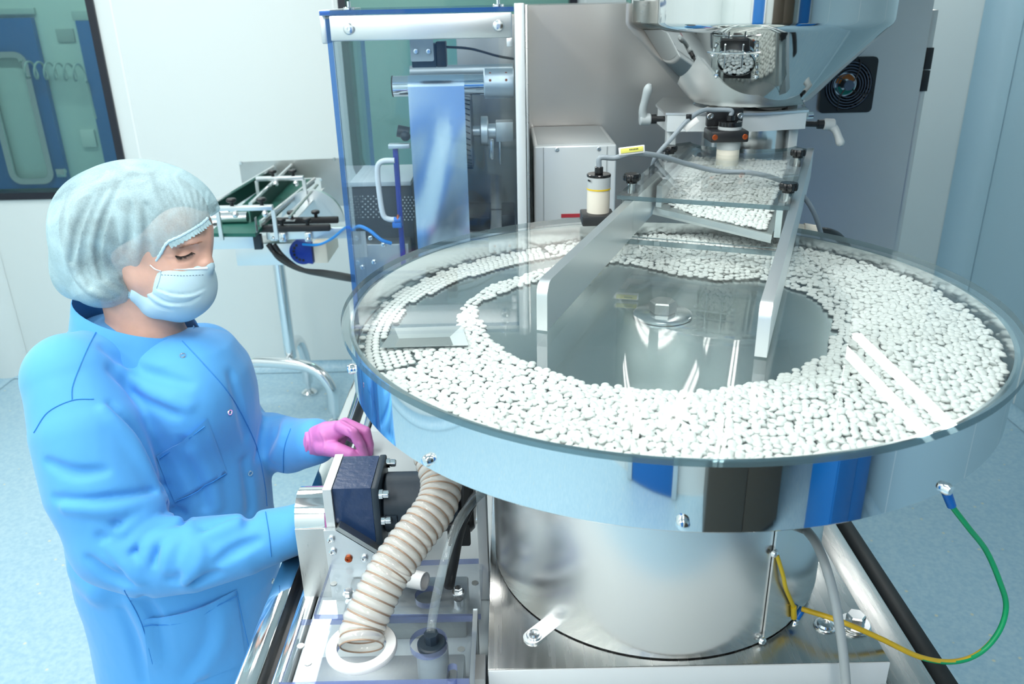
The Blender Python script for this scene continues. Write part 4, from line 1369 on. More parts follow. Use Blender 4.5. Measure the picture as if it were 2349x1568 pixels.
part('side_bar', MB().box((gx_l - 0.016, YG + 0.02, 1.712), (gx_l - 0.002, YG + 0.40, 1.768), 0.003).box((gx_l - 0.012, YG - 0.002, 1.768), (gx_l + 0.012, YG + 0.40, 1.779), 0.002), 'alu_satin', gd)
for x in (-0.326, -0.014):
    z_ = 1.742
    part('screw', MB().lathe([(0.012, 0), (0.012, 0.002), (0.0095, 0.0055), (0.004, 0.0065), (0.0035, 0.0065), (0.0035, 0.003), (0, 0.003)], (x, YG - 0.010, z_), 20, axis=(0, -1, 0)), 'silver', gd)
    part('stud', MB().cyl((x, YG + 0.012, 1.778), (x, YG + 0.012, 1.784), 0.012, n=20, bevel=0.001).cyl((x, YG + 0.012, 1.784), (x, YG + 0.012, 1.795), 0.004, n=12), 'silver', gd)
part('corner_post', MB().box((0.019, YG - 0.006, ZD), (0.040, YG + 0.03, 1.785), 0.002), 'alu_white', gd)
part('post_strip', MB().box((0.0415, YG + 0.0, ZD), (0.0475, YG + 0.40, 1.782), 0.001), 'steel', gd)

YI = 2.02                      # depth of the film station
bk = thing('station_panel', 'steel back panel inside the guard, a dark reflection put in its colour', 'panel', (-0.02, 2.30, ZD))
part('steel_sheet', MB().box((-0.13, 2.305, ZD), (0.045, 2.32, 1.755), 0.002), 'steel_dark_reflection', bk)
part('floor_plate', MB().box((-0.12, 2.05, 1.225), (0.016, 2.30, 1.24), 0.002).box((-0.07, 2.02, ZD), (-0.05, 2.06, 1.224), 0.001), 'alu_satin', bk)
part('black_unit', MB().box((-0.115, 2.08, 1.241), (-0.05, 2.25, 1.275), 0.003).box((-0.02, 2.06, 1.241), (0.014, 2.20, 1.285), 0.003), 'black', bk)
part('bright_strip', MB().box((-0.052, 2.285, 1.385), (-0.038, 2.304, 1.44), 0.002).box((-0.025, 2.285, 1.37), (-0.019, 2.304, 1.45), 0.002), 'silver', bk)

fr = thing('film_roller', 'polished film roller held by a pale round holder', 'roller', (-0.12, YI, 1.6))
zr = at_y(903, 198, YI).z; xr0, xr1, xr2 = at_y(903, 198, YI).x, at_y(1110, 190, YI).x, 0.017
part('roll', MB().cyl((xr0, YI, zr), (xr1, YI, zr), 0.0235, n=40), 'chrome', fr)
part('end_ring', MB().cyl((xr0 - 0.003, YI, zr), (xr0 - 0.0002, YI, zr), 0.0243, n=40), 'black', fr)
part('holder', MB().cyl((xr1 + 0.0005, YI, zr + 0.002), (xr2, YI, zr + 0.002), 0.034, n=40, bevel=0.002), 'alu_satin', fr)
for x in (0.22, 0.75):
    for zz in (0.012, 0.026):
        xx = xr1 + (xr2 - xr1) * x
        part('hole', MB().cyl((xx, YI - math.sqrt(0.034 ** 2 - zz ** 2) + 0.001, zr + zz), (xx, YI - math.sqrt(0.034 ** 2 - zz ** 2) - 0.0015, zr + zz), 0.003, n=12), 'copper', fr)
part('rear_roll', MB().cyl((xr0 + 0.03, YI + 0.10, zr + 0.022), (0.016, YI + 0.10, zr + 0.022), 0.016, n=30), 'steel_dull', fr)
# film hanging from the roller
xf0, xf1 = at_y(938, 200, YI).x, at_y(1066, 200, YI).x
rows = []
for k in range(26):
    a = k / 25
    if k < 6:
        t = PI / 2 * (1 - k / 5)
        y, z = YI - 0.0242 * math.cos(t), zr + 0.0242 * math.sin(t)
    else:
        b = (k - 6) / 19
        y = YI - 0.0242 - 0.010 * math.sin(b * PI) * (1 if b < 0.6 else 0.6); z = zr - b * 0.62
    rows.append([Vector((xf0 + (xf1 - xf0) * c_ / 6, y + 0.002 * math.sin(c_ * 1.3 + k * 0.5) * (1 if k > 8 else 0), z)) for c_ in range(7)])
one('foil_film', MB().sheet(rows, Vector((0, 0.0004, 0))), 'foil', 'shiny foil strip hanging from the film roller, blue reflection put in its colour', 'film', angle=80)
# camera-like sensor block above the roller
sb = thing('print_sensor', 'dark sensor block with pale bracket hanging above the film', 'sensor', (-0.2, YI - 0.06, 1.66))
ys_ = YG + 0.05
p0, p1 = at_y(940, 92, ys_), at_y(996, 140, ys_)
part('bracket', MB().prism(rounded(p0.x, p1.z, p1.x, 1.758, 0.004, 3), (0, ys_, 0), (1, 0, 0), (0, 0, 1), 0.004), 'grey_paint', sb)
for px_ in (954, 983):
    q = at_y(px_, 118, ys_ - 0.006)
    part('screw', socket_screw(MB(), (q.x, ys_ - 0.004, q.z), (0, -1, 0), 0.0055, 0.003), 'silver', sb)
p2 = at_y(946, 155, ys_ + 0.01)
p3 = at_y(1022, 95, ys_ + 0.01)
part('body', MB().box((p2.x, ys_ + 0.004, p2.z), (p3.x - 0.022, ys_ + 0.05, p3.z - 0.004), 0.002), 'motor_dark', sb)
part('end_plate', MB().box((p3.x - 0.0215, ys_ + 0.006, p2.z), (p3.x, ys_ + 0.045, p3.z), 0.002), 'black', sb)
part('lead', MB().tube(spline([(p3.x, ys_ + 0.02, p3.z - 0.012), at_y(1080, 112, ys_ + 0.05), at_y(1140, 128, ys_ + 0.1), at_y(1178, 135, ys_ + 0.12)], 6), 0.0028, 8), 'cable_black', sb)
# toothed wheel on a shaft right of the film
wh = thing('knurled_wheel', 'pale knurled wheel on a coupled shaft behind the film', 'wheel', (-0.06, 2.12, 1.4))
yw = 2.12
c1, c2 = at_y(1065, 300, yw), at_y(1084, 300, yw)
part('rim', MB().cyl((c1.x, yw, c1.z), (c2.x, yw, c1.z), 0.092, n=64, bevel=0.002), 'sensor_grey', wh)
n_ = 40
tb = MB()
for k in range(n_):
    a = 2 * PI * k / n_
    e = Vector((0, math.cos(a), math.sin(a)))
    e2 = Vector((0, math.cos(a + 0.08), math.sin(a + 0.08)))
    tb.tube([Vector((c1.x + 0.002, yw, c1.z)) + e * 0.0925, Vector((c2.x - 0.002, yw, c1.z)) + e2 * 0.0925], 0.0016, 5)
part('ridges', tb, 'motor_dark', wh)
zc_ = at_y(1120, 300, yw).z
part('coupling', MB().cyl((c2.x + 0.001, yw, zc_), (c2.x + 0.02, yw, zc_), 0.013, n=24).cyl((c2.x + 0.0202, yw, zc_), (c2.x + 0.040, yw, zc_), 0.036, n=30, bevel=0.002).cyl((c2.x + 0.0402, yw, zc_), (c2.x + 0.058, yw, zc_), 0.018, n=24), 'alu_satin', wh)
part('shaft_block', MB().box((c2.x + 0.0585, yw - 0.025, zc_ - 0.024), (0.014, yw + 0.025, zc_ + 0.024), 0.002), 'steel_dull', wh)
# left of the film: print unit and grilles
pu = thing('heater_unit', 'dark blue unit with perforated grilles inside the guard', 'machine', (-0.28, 2.12, ZD))
g0, g1 = at_y(806, 428, 2.06), at_y(950, 522, 2.06)
part('case', MB().box((g0.x, 2.061, ZD), (g1.x, 2.28, g0.z), 0.003), 'motor_dark', pu)
part('top_cover', MB().box((g0.x - 0.003, 2.055, g0.z), (g1.x, 2.28, g0.z + 0.012), 0.002), 'grey_paint', pu)
hb_ = MB()
for i in range(8):
    for j in range(9):
        if (i + j) % 2: continue
        q = at_y(832 + i * 6.2, 450 + j * 6.0, 2.06)
        hb_.ball((q.x, 2.0605, q.z), (0.0022, 0.0006, 0.0022), 8, 4)
        q = at_y(920 + i * 4.2, 452 + j * 6.5, 2.06)
        hb_.ball((q.x, 2.0605, q.z), (0.0020, 0.0006, 0.0022), 8, 4)
o = part('perforations', hb_, 'sensor_grey', pu); o['kind'] = 'stuff'
part('post', MB().box((at_y(905, 300, 2.0).x - 0.006, 1.985, ZD), (at_y(905, 300, 2.0).x + 0.006, 1.999, at_y(905, 335, 2.0).z), 0.001), 'blue_dark', pu)
part('post_cap', MB().box((at_y(892, 338, 1.99).x, 1.98, at_y(892, 340, 1.99).z), (at_y(940, 330, 1.99).x, 2.004, at_y(892, 330, 1.99).z), 0.001), 'alu_satin', pu)
part('knob_block', MB().cyl(at_y(912, 300, 2.0), at_y(938, 305, 2.0), 0.014, n=20).ball(at_y(930, 312, 1.985), 0.012, 14, 8), 'motor_dark', pu)
hd = [at_y(*p, 1.96) for p in ((905, 368), (880, 369), (868, 378), (866, 400), (870, 440), (876, 480), (882, 497), (895, 503), (912, 503))]
part('handle', MB().tube(spline(hd, 5), 0.0065, 12), 'flange_white', pu, 'white looped handle')
part('fitting', MB().cyl(at_y(905, 505, 1.955), at_y(920, 503, 1.955), 0.008, n=16).box(at_y(905, 517, 1.96) - Vector((0.004, 0.01, 0.004)), at_y(922, 508, 1.96) + Vector((0, 0.01, 0)), 0.002), 'terminal_blue', pu)
part('nozzle', MB().cyl(at_y(913, 503, 1.953), at_y(913, 492, 1.953), 0.006, 0.002, n=12), 'copper', pu)
part('side_bracket', MB().box((g0.x - 0.002, 2.0, ZD + 0.001), (g1.x - 0.01, 2.0605, at_y(860, 560, 2.0).z), 0.003), 'steel_dull', pu)
for px_, py_ in ((850, 545), (858, 600), (832, 612), (880, 560)):
    q = at_y(px_, py_, 1.999)
    part('screw', MB().lathe([(0.006, 0), (0.006, 0.004), (0.003, 0.006), (0, 0.006)], (q.x, 2.0, q.z), 12, axis=(0, -1, 0)), 'silver', pu)
part('grey_label', MB().box(at_y(812, 590, 1.999) , at_y(838, 530, 1.999) + Vector((0, 0.0008, 0))), 'sensor_grey', pu)

# ================================================================== CONVEYOR BEHIND
cvb = thing('outfeed_conveyor', 'green belt outfeed conveyor on a tubular steel stand', 'conveyor', (-0.95, 3.3, 0))
ZB = 1.10
YP_ = 3.50
pl0, pl1 = at_y(548, 372, YP_), at_y(792, 362, YP_)
hz0, hz1 = at_y(700, 445, YP_).z, at_y(700, 408, YP_).z
xh0, xh1 = at_y(592, 410, YP_).x, at_y(735, 410, YP_).x
part('back_plate', MB().prism([(pl0.x, 0.98), (pl1.x, 0.98), (pl1.x, pl1.z), (pl0.x, pl0.z)], (0, YP_ + 0.004, 0), (1, 0, 0), (0, 0, 1), 0.004,
                              hole=[(xh0, hz0 - 0.03), (xh1, hz0 - 0.03), (xh1, hz1), (xh0, hz1)]), 'steel_dull', cvb)
for px_, py_ in ((552, 374), (766, 365), (736, 412)):
    q = at_y(px_, py_, YP_ - 0.001)
    part('plate_screw', MB().lathe([(0.008, 0), (0.006, 0.004), (0, 0.004)], (q.x, YP_, q.z), 12, axis=(0, -1, 0)), 'silver', cvb)
# belt: runs from the slot in the plate towards the front left
bl0, br0 = at_z(618, 416, ZB), at_z(716, 412, ZB)
bl1, br1 = at_z(478, 535, ZB), at_z(585, 535, ZB)
part('belt', MB().sheet([[bl1, br1], [bl0 + Vector((0, 0.02, 0)), br0 + Vector((0, 0.02, 0))]], Vector((0, 0, -0.012))), 'belt', cvb)


def wall_strip(a, b, h, t):
    a = Vector(a); b = Vector(b); d = (b - a).normalized(); n = Vector((-d.y, d.x, 0)) * t
    return [[a, b], [a + FZ * h, b + FZ * h]], n


for (a, b, m_, h) in ((at_z(478, 512, ZB), at_z(630, 414, ZB), 'belt_side', 0.05), (at_z(580, 508, ZB), at_z(672, 412, ZB), 'belt_side', 0.055), (at_z(600, 520, ZB), at_z(722, 420, ZB - 0.0), 'steel_dull', 0.012)):
    r_, n = wall_strip(a, b, h, 0.006)
    part('guide_wall', MB().sheet(r_, n), m_, cvb)
    part('guide_rod', MB().tube([Vector(a) + FZ * (h + 0.006), Vector(b) + FZ * (h + 0.006)], 0.007, 8), 'silver', cvb)
part('end_bracket', MB().box(at_z(592, 530, ZB + 0.001), at_z(584, 500, ZB + 0.05), 0.001), 'alu', cvb)
# portal bars above the belt
for y0, xa, xb, knobs in ((410, 588, 696, (617, 663)), (478, 498, 625, (522, 590))):
    zz = ZB + 0.085
    a, b = at_z(xa, y0, zz), at_z(xb, y0 - 2, zz)
    part('portal_bar', MB().box((a.x, a.y - 0.010, zz - 0.008), (b.x, a.y + 0.010, zz + 0.008), 0.002), 'alu', cvb)
    for e in (a, b):
        part('portal_leg', MB().box((e.x - 0.006, a.y - 0.006, ZB - 0.02), (e.x + 0.006, a.y + 0.006, zz - 0.008)), 'alu_satin', cvb)
    for kx in knobs:
        q = at_z(kx, y0, zz + 0.01); q.y = a.y
        part('portal_knob', MB().cyl((q.x, q.y, zz + 0.008), (q.x, q.y, zz + 0.020), 0.006, n=12).cyl((q.x, q.y, zz + 0.020), (q.x, q.y, zz + 0.032), 0.016, n=16, bevel=0.003), 'black', cvb)
        part('rod_clamp', MB().ball((q.x + 0.01, q.y - 0.012, zz - 0.018), 0.011, 12, 8), 'chrome', cvb)
# pale slide beside the belt with a round guard
r_ = [[at_z(640, 505, ZB - 0.004), at_z(676, 505, ZB - 0.004)], [at_z(714, 440, ZB - 0.004), at_z(745, 430, ZB - 0.004)]]
part('slide', MB().sheet(r_, Vector((0, 0, -0.004))), 'alu', cvb)
ang = [PI * k / 20 for k in range(21)]
q = at_y(718, 510, 3.1)
pg = [(q.x + 0.12 * math.cos(a), q.z + 0.125 * math.sin(a)) for a in ang]
part('round_guard', MB().prism(pg, (0, 3.12, 0), (1, 0, 0), (0, 0, 1), 0.02), 'alu_satin', cvb)
part('thin_rod', MB().tube([at_z(664, 498, ZB + 0.03), at_z(728, 424, ZB + 0.03)], 0.005, 8), 'steel', cvb)
# cross beam and side frame
YX = 2.72
xb0, xb1 = at_y(440, 520, YX).x, at_y(590, 520, YX).x
zb1 = at_y(520, 522, YX).z
part('side_frame', MB().box((xb0, YX, zb1 - 0.075), (xb1, YX + 0.012, zb1), 0.002).box((xb0, YX + 0.013, zb1 - 0.012), (xb1 - 0.01, YX + 0.20, zb1 - 0.0015), 0.001), 'alu', cvb)
part('end_roller', MB().cyl((at_y(482, 508, YX + 0.03).x, YX + 0.05, zb1 + 0.022), (at_y(565, 506, YX + 0.03).x, YX + 0.05, zb1 + 0.022), 0.019, n=24), 'silver', cvb)
for dy in (0.11, 0.17):
    part('small_roller', MB().cyl((at_y(490, 500, YX + 0.1).x, YX + dy, zb1 + 0.026), (at_y(525, 500, YX + 0.1).x, YX + dy, zb1 + 0.026), 0.010, n=16), 'silver', cvb)
part('box_below', MB().box((at_y(543, 600, 3.0).x, 3.0, at_y(543, 610, 3.0).z), (at_y(700, 600, 3.0).x, 3.12, at_y(543, 560, 3.0).z), 0.003), 'alu', cvb)
xb2 = at_y(800, 520, YX).x
part('cross_beam', MB().box((xb1 + 0.02, YX + 0.02, at_y(700, 552, YX).z), (xb2, YX + 0.045, at_y(700, 527, YX).z), 0.002), 'alu', cvb)
part('drive_plate', MB().box((at_y(584, 570, YX).x, YX - 0.004, at_y(584, 572, YX).z), (at_y(598, 540, YX).x, YX + 0.018, at_y(598, 538, YX).z), 0.002), 'motor_dark', cvb)
for (ya, yb, xa, xb, Yk, kn) in ((505, 516, 612, 775, YX + 0.10, (668, 724)), (520, 534, 590, 756, YX - 0.01, (645, 704))):
    a, b = at_y(xa, yb, Yk), at_y(xb, ya, Yk)
    part('black_bar', MB().box((a.x, Yk, a.z), (b.x, Yk + 0.022, a.z + 0.022), 0.004), 'rubber', cvb)
    for kx in kn:
        q = at_y(kx, ya, Yk)
        part('bar_knob', MB().cyl((q.x, Yk + 0.011, a.z + 0.022), (q.x, Yk + 0.011, a.z + 0.034), 0.006, n=12).cyl((q.x, Yk + 0.011, a.z + 0.034), (q.x, Yk + 0.011, a.z + 0.046), 0.015, n=16, bevel=0.003), 'black', cvb)
for px_, py_ in ((627, 543), (647, 546), (706, 545)):
    q = at_y(px_, py_, YX + 0.0)
    part('beam_clip', MB().box((q.x - 0.012, YX + 0.004, q.z - 0.016), (q.x + 0.012, YX + 0.0195, q.z + 0.016), 0.003).ball((q.x, YX + 0.002, q.z - 0.006), 0.007, 10, 6), 'silver', cvb)
# stand: pole with two bent-tube feet
fz = 0.0
q = at_y(640, 615, 3.45); xp = q.x
part('pole', MB().cyl((xp, 3.45, 0.30), (xp, 3.45, q.z + 0.06), 0.026, n=24), 'silver', cvb)
fA = [at_z(775, 962, 0.06), at_z(768, 940, 0.14), at_z(757, 905, 0.24)]
f1 = Vector((-0.82, 3.36, 0)); f2 = Vector((-1.30, 3.46, 0)); f3 = Vector((-1.01, 3.68, 0))
mid = (f1 + f2) / 2
part('foot_tube', MB().tube(spline([f1 + FZ * 0.06, f1 + FZ * 0.17, f1 + (f2 - f1) * 0.10 + FZ * 0.25, f1 + (f2 - f1) * 0.28 + FZ * 0.285, f1 + (f2 - f1) * 0.72 + FZ * 0.285, f1 + (f2 - f1) * 0.90 + FZ * 0.25, f2 + FZ * 0.17, f2 + FZ * 0.06], 6), 0.026, 16), 'silver', cvb)
part('back_tube', MB().tube(spline([Vector((xp, 3.45, 0.33)), Vector((xp + 0.005, 3.52, 0.345)), Vector((f3.x - 0.005, 3.63, 0.30)), Vector((f3.x, 3.68, 0.2)), Vector((f3.x, 3.68, 0.06))], 6), 0.024, 14), 'silver', cvb)
part('cross_link', MB().cyl((xp, 3.46, 0.30), (mid.x + 0.03, mid.y, 0.285), 0.022, n=16), 'silver', cvb)
for f_ in (f1, f2, f3):
    part('levelling_foot', MB().lathe([(0.0, 0.0), (0.040, 0.0), (0.040, 0.010), (0.026, 0.022), (0.012, 0.028), (0.012, 0.06), (0.0, 0.06)], f_, 24), 'silver', cvb)
# small units and leads at the conveyor
bs = thing('blue_reel', 'dark blue slotted disc unit under the cross beam', 'unit', at_y(695, 585, YX + 0.08))
q = at_y(698, 572, YX + 0.08)
part('disc', MB().prism([(0.045 * math.cos(a), 0.045 * math.sin(a)) for a in np.linspace(PI * 0.62, PI * 1.62, 24)] + [(0.032, -0.045), (0.032, 0.03)], (q.x, YX + 0.08, q.z + 0.0), (1, 0, 0), (0, 0, 1), 0.03), 'blue_dark', bs)
for k in range(7):
    a = PI * 0.7 + k * 0.42
    part('slot', MB().box((q.x + 0.03 * math.cos(a) - 0.004, YX + 0.0485, q.z + 0.03 * math.sin(a) - 0.004), (q.x + 0.03 * math.cos(a) + 0.004, YX + 0.0498, q.z + 0.03 * math.sin(a) + 0.004)), 'black', bs)
q0_, q1_ = at_y(722, 604, YX + 0.06), at_y(748, 556, YX + 0.06)
one('junction_box', MB().box((q0_.x, YX + 0.06, q0_.z), (q1_.x, YX + 0.26, q1_.z), 0.004), 'cream', 'small cream box under the cross beam by the guard', 'box')
for i, (dy, dz) in enumerate(((0, 0), (10, 6), (-4, 12))):
    cable('power_cable', [at_y(618 + dy, 560, YX + 0.03), at_y(640 + dy, 592 - dz * 0.6, YX + 0.02), at_y(690, 618 - dz * 0.4 + i * 2, YX - 0.05), at_y(745, 628 + i * 3 - 4, YX - 0.15), at_y(803, 640 + i * 3 - 6, YX - 0.30), at_y(850, 645, YX - 0.35)], 0.0085, 'cable_black',
          ('outer black cable sagging from the conveyor to the machine', 'middle black cable sagging from the conveyor to the machine', 'inner black cable sagging from the conveyor to the machine')[i])
at_ = cable('air_hose', [at_y(695, 560, YX + 0.03), at_y(730, 561, YX - 0.02), at_y(760, 548, YX - 0.1), at_y(785, 528, YX - 0.2), at_y(797, 521, YX - 0.3), at_y(812, 528, 2.3), at_y(818, 521, 2.10), at_y(828, 519, 1.98), at_y(850, 530, 1.95), at_y(875, 550, 1.94), at_y(898, 558, 1.945)], 0.0045, 'hose_blue', 'bright blue air hose running from the conveyor into the guard', 'hose')

# ================================================================== GEAR MOTOR, COVER, HOSE
gm = thing('gear_motor', 'navy gearbox and dark motor on a pale mounting plate', 'motor', (-0.2, 1.1, ZD))
xm0, xm1 = -0.287, -0.274
ymn, ymf, zmt, zmb = 1.046, 1.150, 1.128, 1.063
part('mounting_plate', MB().prism([(ymn, zmb), (ymn + 0.012, ZD), (ymf, ZD), (ymf, zmt), (ymn, zmt)], (xm0, 0, 0), (0, 1, 0), (0, 0, 1), xm1 - xm0), 'alu_white', gm)
br_ = part('bracket', MB().prism([(xm0 - 0.003, ZD), (-0.205, ZD), (-0.200, 1.005), (-0.271, 1.062), (xm0 - 0.003, 1.062)], (0, ymn - 0.0005, 0), (1, 0, 0), (0, 0, 1), 0.009), 'alu', gm)
part('bracket_edge', MB().prism([(-0.271, 1.064), (-0.200, 1.007), (-0.194, 1.011), (-0.266, 1.069)], (0, ymn + 0.03, 0), (1, 0, 0), (0, 0, 1), 0.04), 'steel_dull', br_)
for px_, py_ in ((760, 1236), (764, 1264), (800, 1280), (836, 1279)):
    q = at_y(px_, py_, ymn - 0.0095)
    part('bracket_screw', socket_screw(MB(), (q.x, ymn - 0.0095, q.z), (0, -1, 0), 0.0058, 0.0035), 'silver' if px_ != 800 else 'copper', br_)
xg0, xg1 = xm1 + 0.0005, at_y(850, 1125, ymn + 0.004).x
part('gearbox', MB().prism([(xg0, 1.067), (xg1, 1.012), (xg1, zmt - 0.002), (xg0, zmt - 0.002)], (0, ymf - 0.004, 0), (1, 0, 0), (0, 0, 1), ymf - ymn - 0.010).box((xg0 + 0.002, ymn + 0.02, 1.0), (xg1 - 0.002, ymf - 0.01, 1.07)), 'navy', gm)
part('flange', MB().box((xg1 + 0.0005, ymn + 0.002, 1.008), (xg1 + 0.012, ymf - 0.002, zmt), 0.003), 'motor_dark', gm)
zm_ = 1.068; ym_ = (ymn + ymf) / 2 + 0.004
part('motor_body', MB().cyl((xg1 + 0.0125, ym_, zm_), (-0.085, ym_, zm_), 0.047, n=56, bevel=0.003).box((xg1 + 0.0125, ym_ - 0.05, 1.058), (-0.21 + 0.03, ym_ - 0.036, 1.075), 0.002), 'motor_dark', gm)
part('fan_cowl', MB().cyl((-0.0845, ym_, zm_), (-0.064, ym_, zm_), 0.049, n=56, bevel=0.006).box((-0.105, ym_ - 0.055, 1.02), (-0.07, ym_ - 0.044, 1.06), 0.003), 'black', gm)
for y_, z_ in ((ymn + 0.004, zmt - 0.012), (ymf - 0.014, zmt - 0.010), (ymn + 0.004, 1.070), (ymn + 0.004, 1.018)):
    part('flange_bolt', MB().cyl((xg1 + 0.0125, y_, z_), (xg1 + 0.018, y_, z_), 0.0075, n=18).cyl((xg1 + 0.018, y_, z_), (xg1 + 0.027, y_, z_), 0.006, n=16, bevel=0.001), 'chrome', gm)

# bent steel cover left of the motor
xc0, xc1 = at_y(673, 1180, 1.05).x, xm0 - 0.0035
yc_, zc2, rc = 1.090, 1.058, 0.042
prof = [(yc_ - rc, ZD + 0.002)] + [(yc_ - rc * math.cos(a), zc2 + rc * math.sin(a)) for a in np.linspace(0, PI * 0.95, 22)]
cvp = thing('steel_cover', 'bent polished steel cover between the worker and the motor', 'cover', ((xc0 + xc1) / 2, yc_, ZD))
rows = [[Vector((x, y, z)) for x in (xc0, xc1)] for y, z in prof[1:]]
part('curved_top', MB().sheet(rows, Vector((0, 0.0015, -0.0015))), 'chrome', cvp)
part('front_sheet', MB().sheet([[Vector((xc0, yc_ - rc - 0.0005, ZD + 0.001)), Vector((xc1, yc_ - rc - 0.0005, ZD + 0.001))], [Vector((xc0, yc_ - rc - 0.0005, zc2 + 0.001)), Vector((xc1, yc_ - rc - 0.0005, zc2 + 0.001))]], Vector((0, -0.0015, 0))), 'steel_soft', cvp)

# clear covers over the forming station
ZA = 1.0
rear = thing('rear_cover', 'scuffed clear cover plate behind the corrugated hose', 'cover', (-0.17, 0.985, ZD))
part('plate', MB().prism([(-0.288, 0.926), (-0.052, 0.920), (-0.052, 1.044), (-0.286, 1.040)], (0, 0, ZA - 0.010), (1, 0, 0), (0, 1, 0), 0.010, mi=0, mi_side=1, hole=circle(-0.13, 0.963, 0.019, 28)), ['acrylic_scuffed', 'acrylic_violet_edge'], rear)
part('inner_block', MB().box((-0.255, 0.95, ZD), (-0.075, 1.035, ZD + 0.045), 0.003), 'steel_dull', rear)
for x, y in ((-0.245, 0.965), (-0.086, 0.965)):
    part('standoff', MB().cyl((x, y, ZD), (x, y, ZA - 0.0105), 0.007, n=16).cyl((x, y, ZA + 0.0005), (x, y, ZA + 0.003), 0.009, n=18).cyl((x, y, ZA + 0.003), (x, y, ZA + 0.010), 0.0065, n=6, bevel=0.001), 'silver', rear)
for x, y in ((-0.272, 0.99), (-0.062, 0.985)):
    part('screw', MB().cyl((x, y, ZA + 0.0003), (x, y, ZA + 0.002), 0.005, n=14), 'steel_dull', rear)
fz_ = 1.03
frc = thing('front_cover', 'clear acrylic cover with round ports in front of the hose', 'cover', (-0.18, 0.83, ZD))
fq = [at_z(*p, fz_) for p in ((690, 1415), (1083, 1420))]
fl_, frr = fq[0].x, fq[1].x
fyb = 0.882; fyf = 0.772
port = at_z(983, 1468, fz_)
hosec = at_z(830, 1487, fz_)
slot = at_z(1037, 1540, fz_)
part('plate', MB().prism([(fl_ - 0.001, fyf), (frr, fyf), (frr, fyb), (fl_, fyb)], (0, 0, fz_ - 0.010), (1, 0, 0), (0, 1, 0), 0.010, mi=0, mi_side=1,
                         hole=[circle(port.x, port.y, 0.0245, 32), circle(hosec.x, hosec.y, 0.034, 32), rounded(slot.x - 0.006, slot.y - 0.016, slot.x + 0.006, slot.y + 0.014, 0.0055, 4)]), ['acrylic_scuffed', 'acrylic_violet_edge'], frc)
part('front_wall', MB().prism([(fl_ - 0.001, ZD + 0.001), (frr, ZD + 0.001), (frr, fz_ - 0.0105), (fl_ - 0.001, fz_ - 0.0105)], (0, fyf + 0.009, 0), (1, 0, 0), (0, 0, 1), 0.009, mi=0, mi_side=1), ['acrylic_scuffed', 'acrylic_violet_edge'], frc)
part('base_block', MB().box((fl_ + 0.02, fyf + 0.02, ZD), (frr - 0.012, fyb - 0.005, ZD + 0.04), 0.003), 'steel_dull', frc)
for px_, py_ in ((690, 1482), (1058, 1490), (707, 1521)):
    q = at_z(px_, py_, fz_)
    part('screw', MB().cyl(q + FZ * 0.0003, q + FZ * 0.0015, 0.005, n=14), 'steel_dull', frc)
one('right_channel', MB().box((frr + 0.004, 0.76, ZD), (-0.0605, 0.915, ZA + 0.012), 0.002), 'alu_satin', 'grey aluminium channel beside the clear front cover', 'channel')
part_p = thing('suction_port', 'dark round fitting with clear tube in the front cover port', 'fitting', (port.x, port.y, ZD + 0.04))
part('collar', MB().cyl((port.x + 0.004, port.y, ZD + 0.0405), (port.x + 0.004, port.y, fz_ - 0.012), 0.021, n=28), 'sensor_grey', part_p)
part('head', MB().cyl((port.x + 0.004, port.y, fz_ - 0.0118), (port.x + 0.004, port.y, fz_ - 0.002), 0.019, n=28, bevel=0.002).cyl((port.x + 0.004, port.y, fz_ - 0.002), (port.x + 0.004, port.y, fz_ + 0.012), 0.0095, n=8), 'motor_dark', part_p)
tp = [Vector((port.x + 0.004, port.y, fz_ + 0.012)), at_y(992, 1420, 0.855), at_y(1005, 1350, 0.87), at_y(1025, 1270, 0.89), at_y(1050, 1200, 0.93), at_y(1085, 1150, 0.99), at_y(1130, 1110, 1.08)]
part('clear_tube', MB().tube(spline(tp, 8), 0.0062, 12), 'tube_clear', part_p)
one('pipe_stub', MB().lathe([(0.0105, 0.0), (0.0135, 0.0), (0.0135, 0.05), (0.0105, 0.05)], at_z(975, 1333, ZA + 0.016), 24, axis=(-0.9, 0.42, -0.1), closed=True), 'flange_white', 'short white pipe end behind the corrugated hose', 'pipe')
cable('motor_cable', [at_y(1030, 1345, 0.985), at_y(1036, 1310, 0.987), at_y(1040, 1290, 0.99), at_y(1052, 1225, 1.0), at_y(1072, 1170, 1.02), at_y(1100, 1130, 1.06), at_y(1140, 1100, 1.12)], 0.008, 'cable_black', 'black motor cable rising beside the white post')

# corrugated hose
hp0 = hosec + FZ * 0.004
path = spline([hp0, at_y(832, 1440, 0.845), at_y(855, 1385, 0.865), at_y(893, 1310, 0.895), at_y(948, 1232, 0.935), at_y(998, 1165, 0.975), at_y(1012, 1115, 1.005), at_y(1003, 1070, 1.03), at_y(985, 1020, 1.06)], 26)
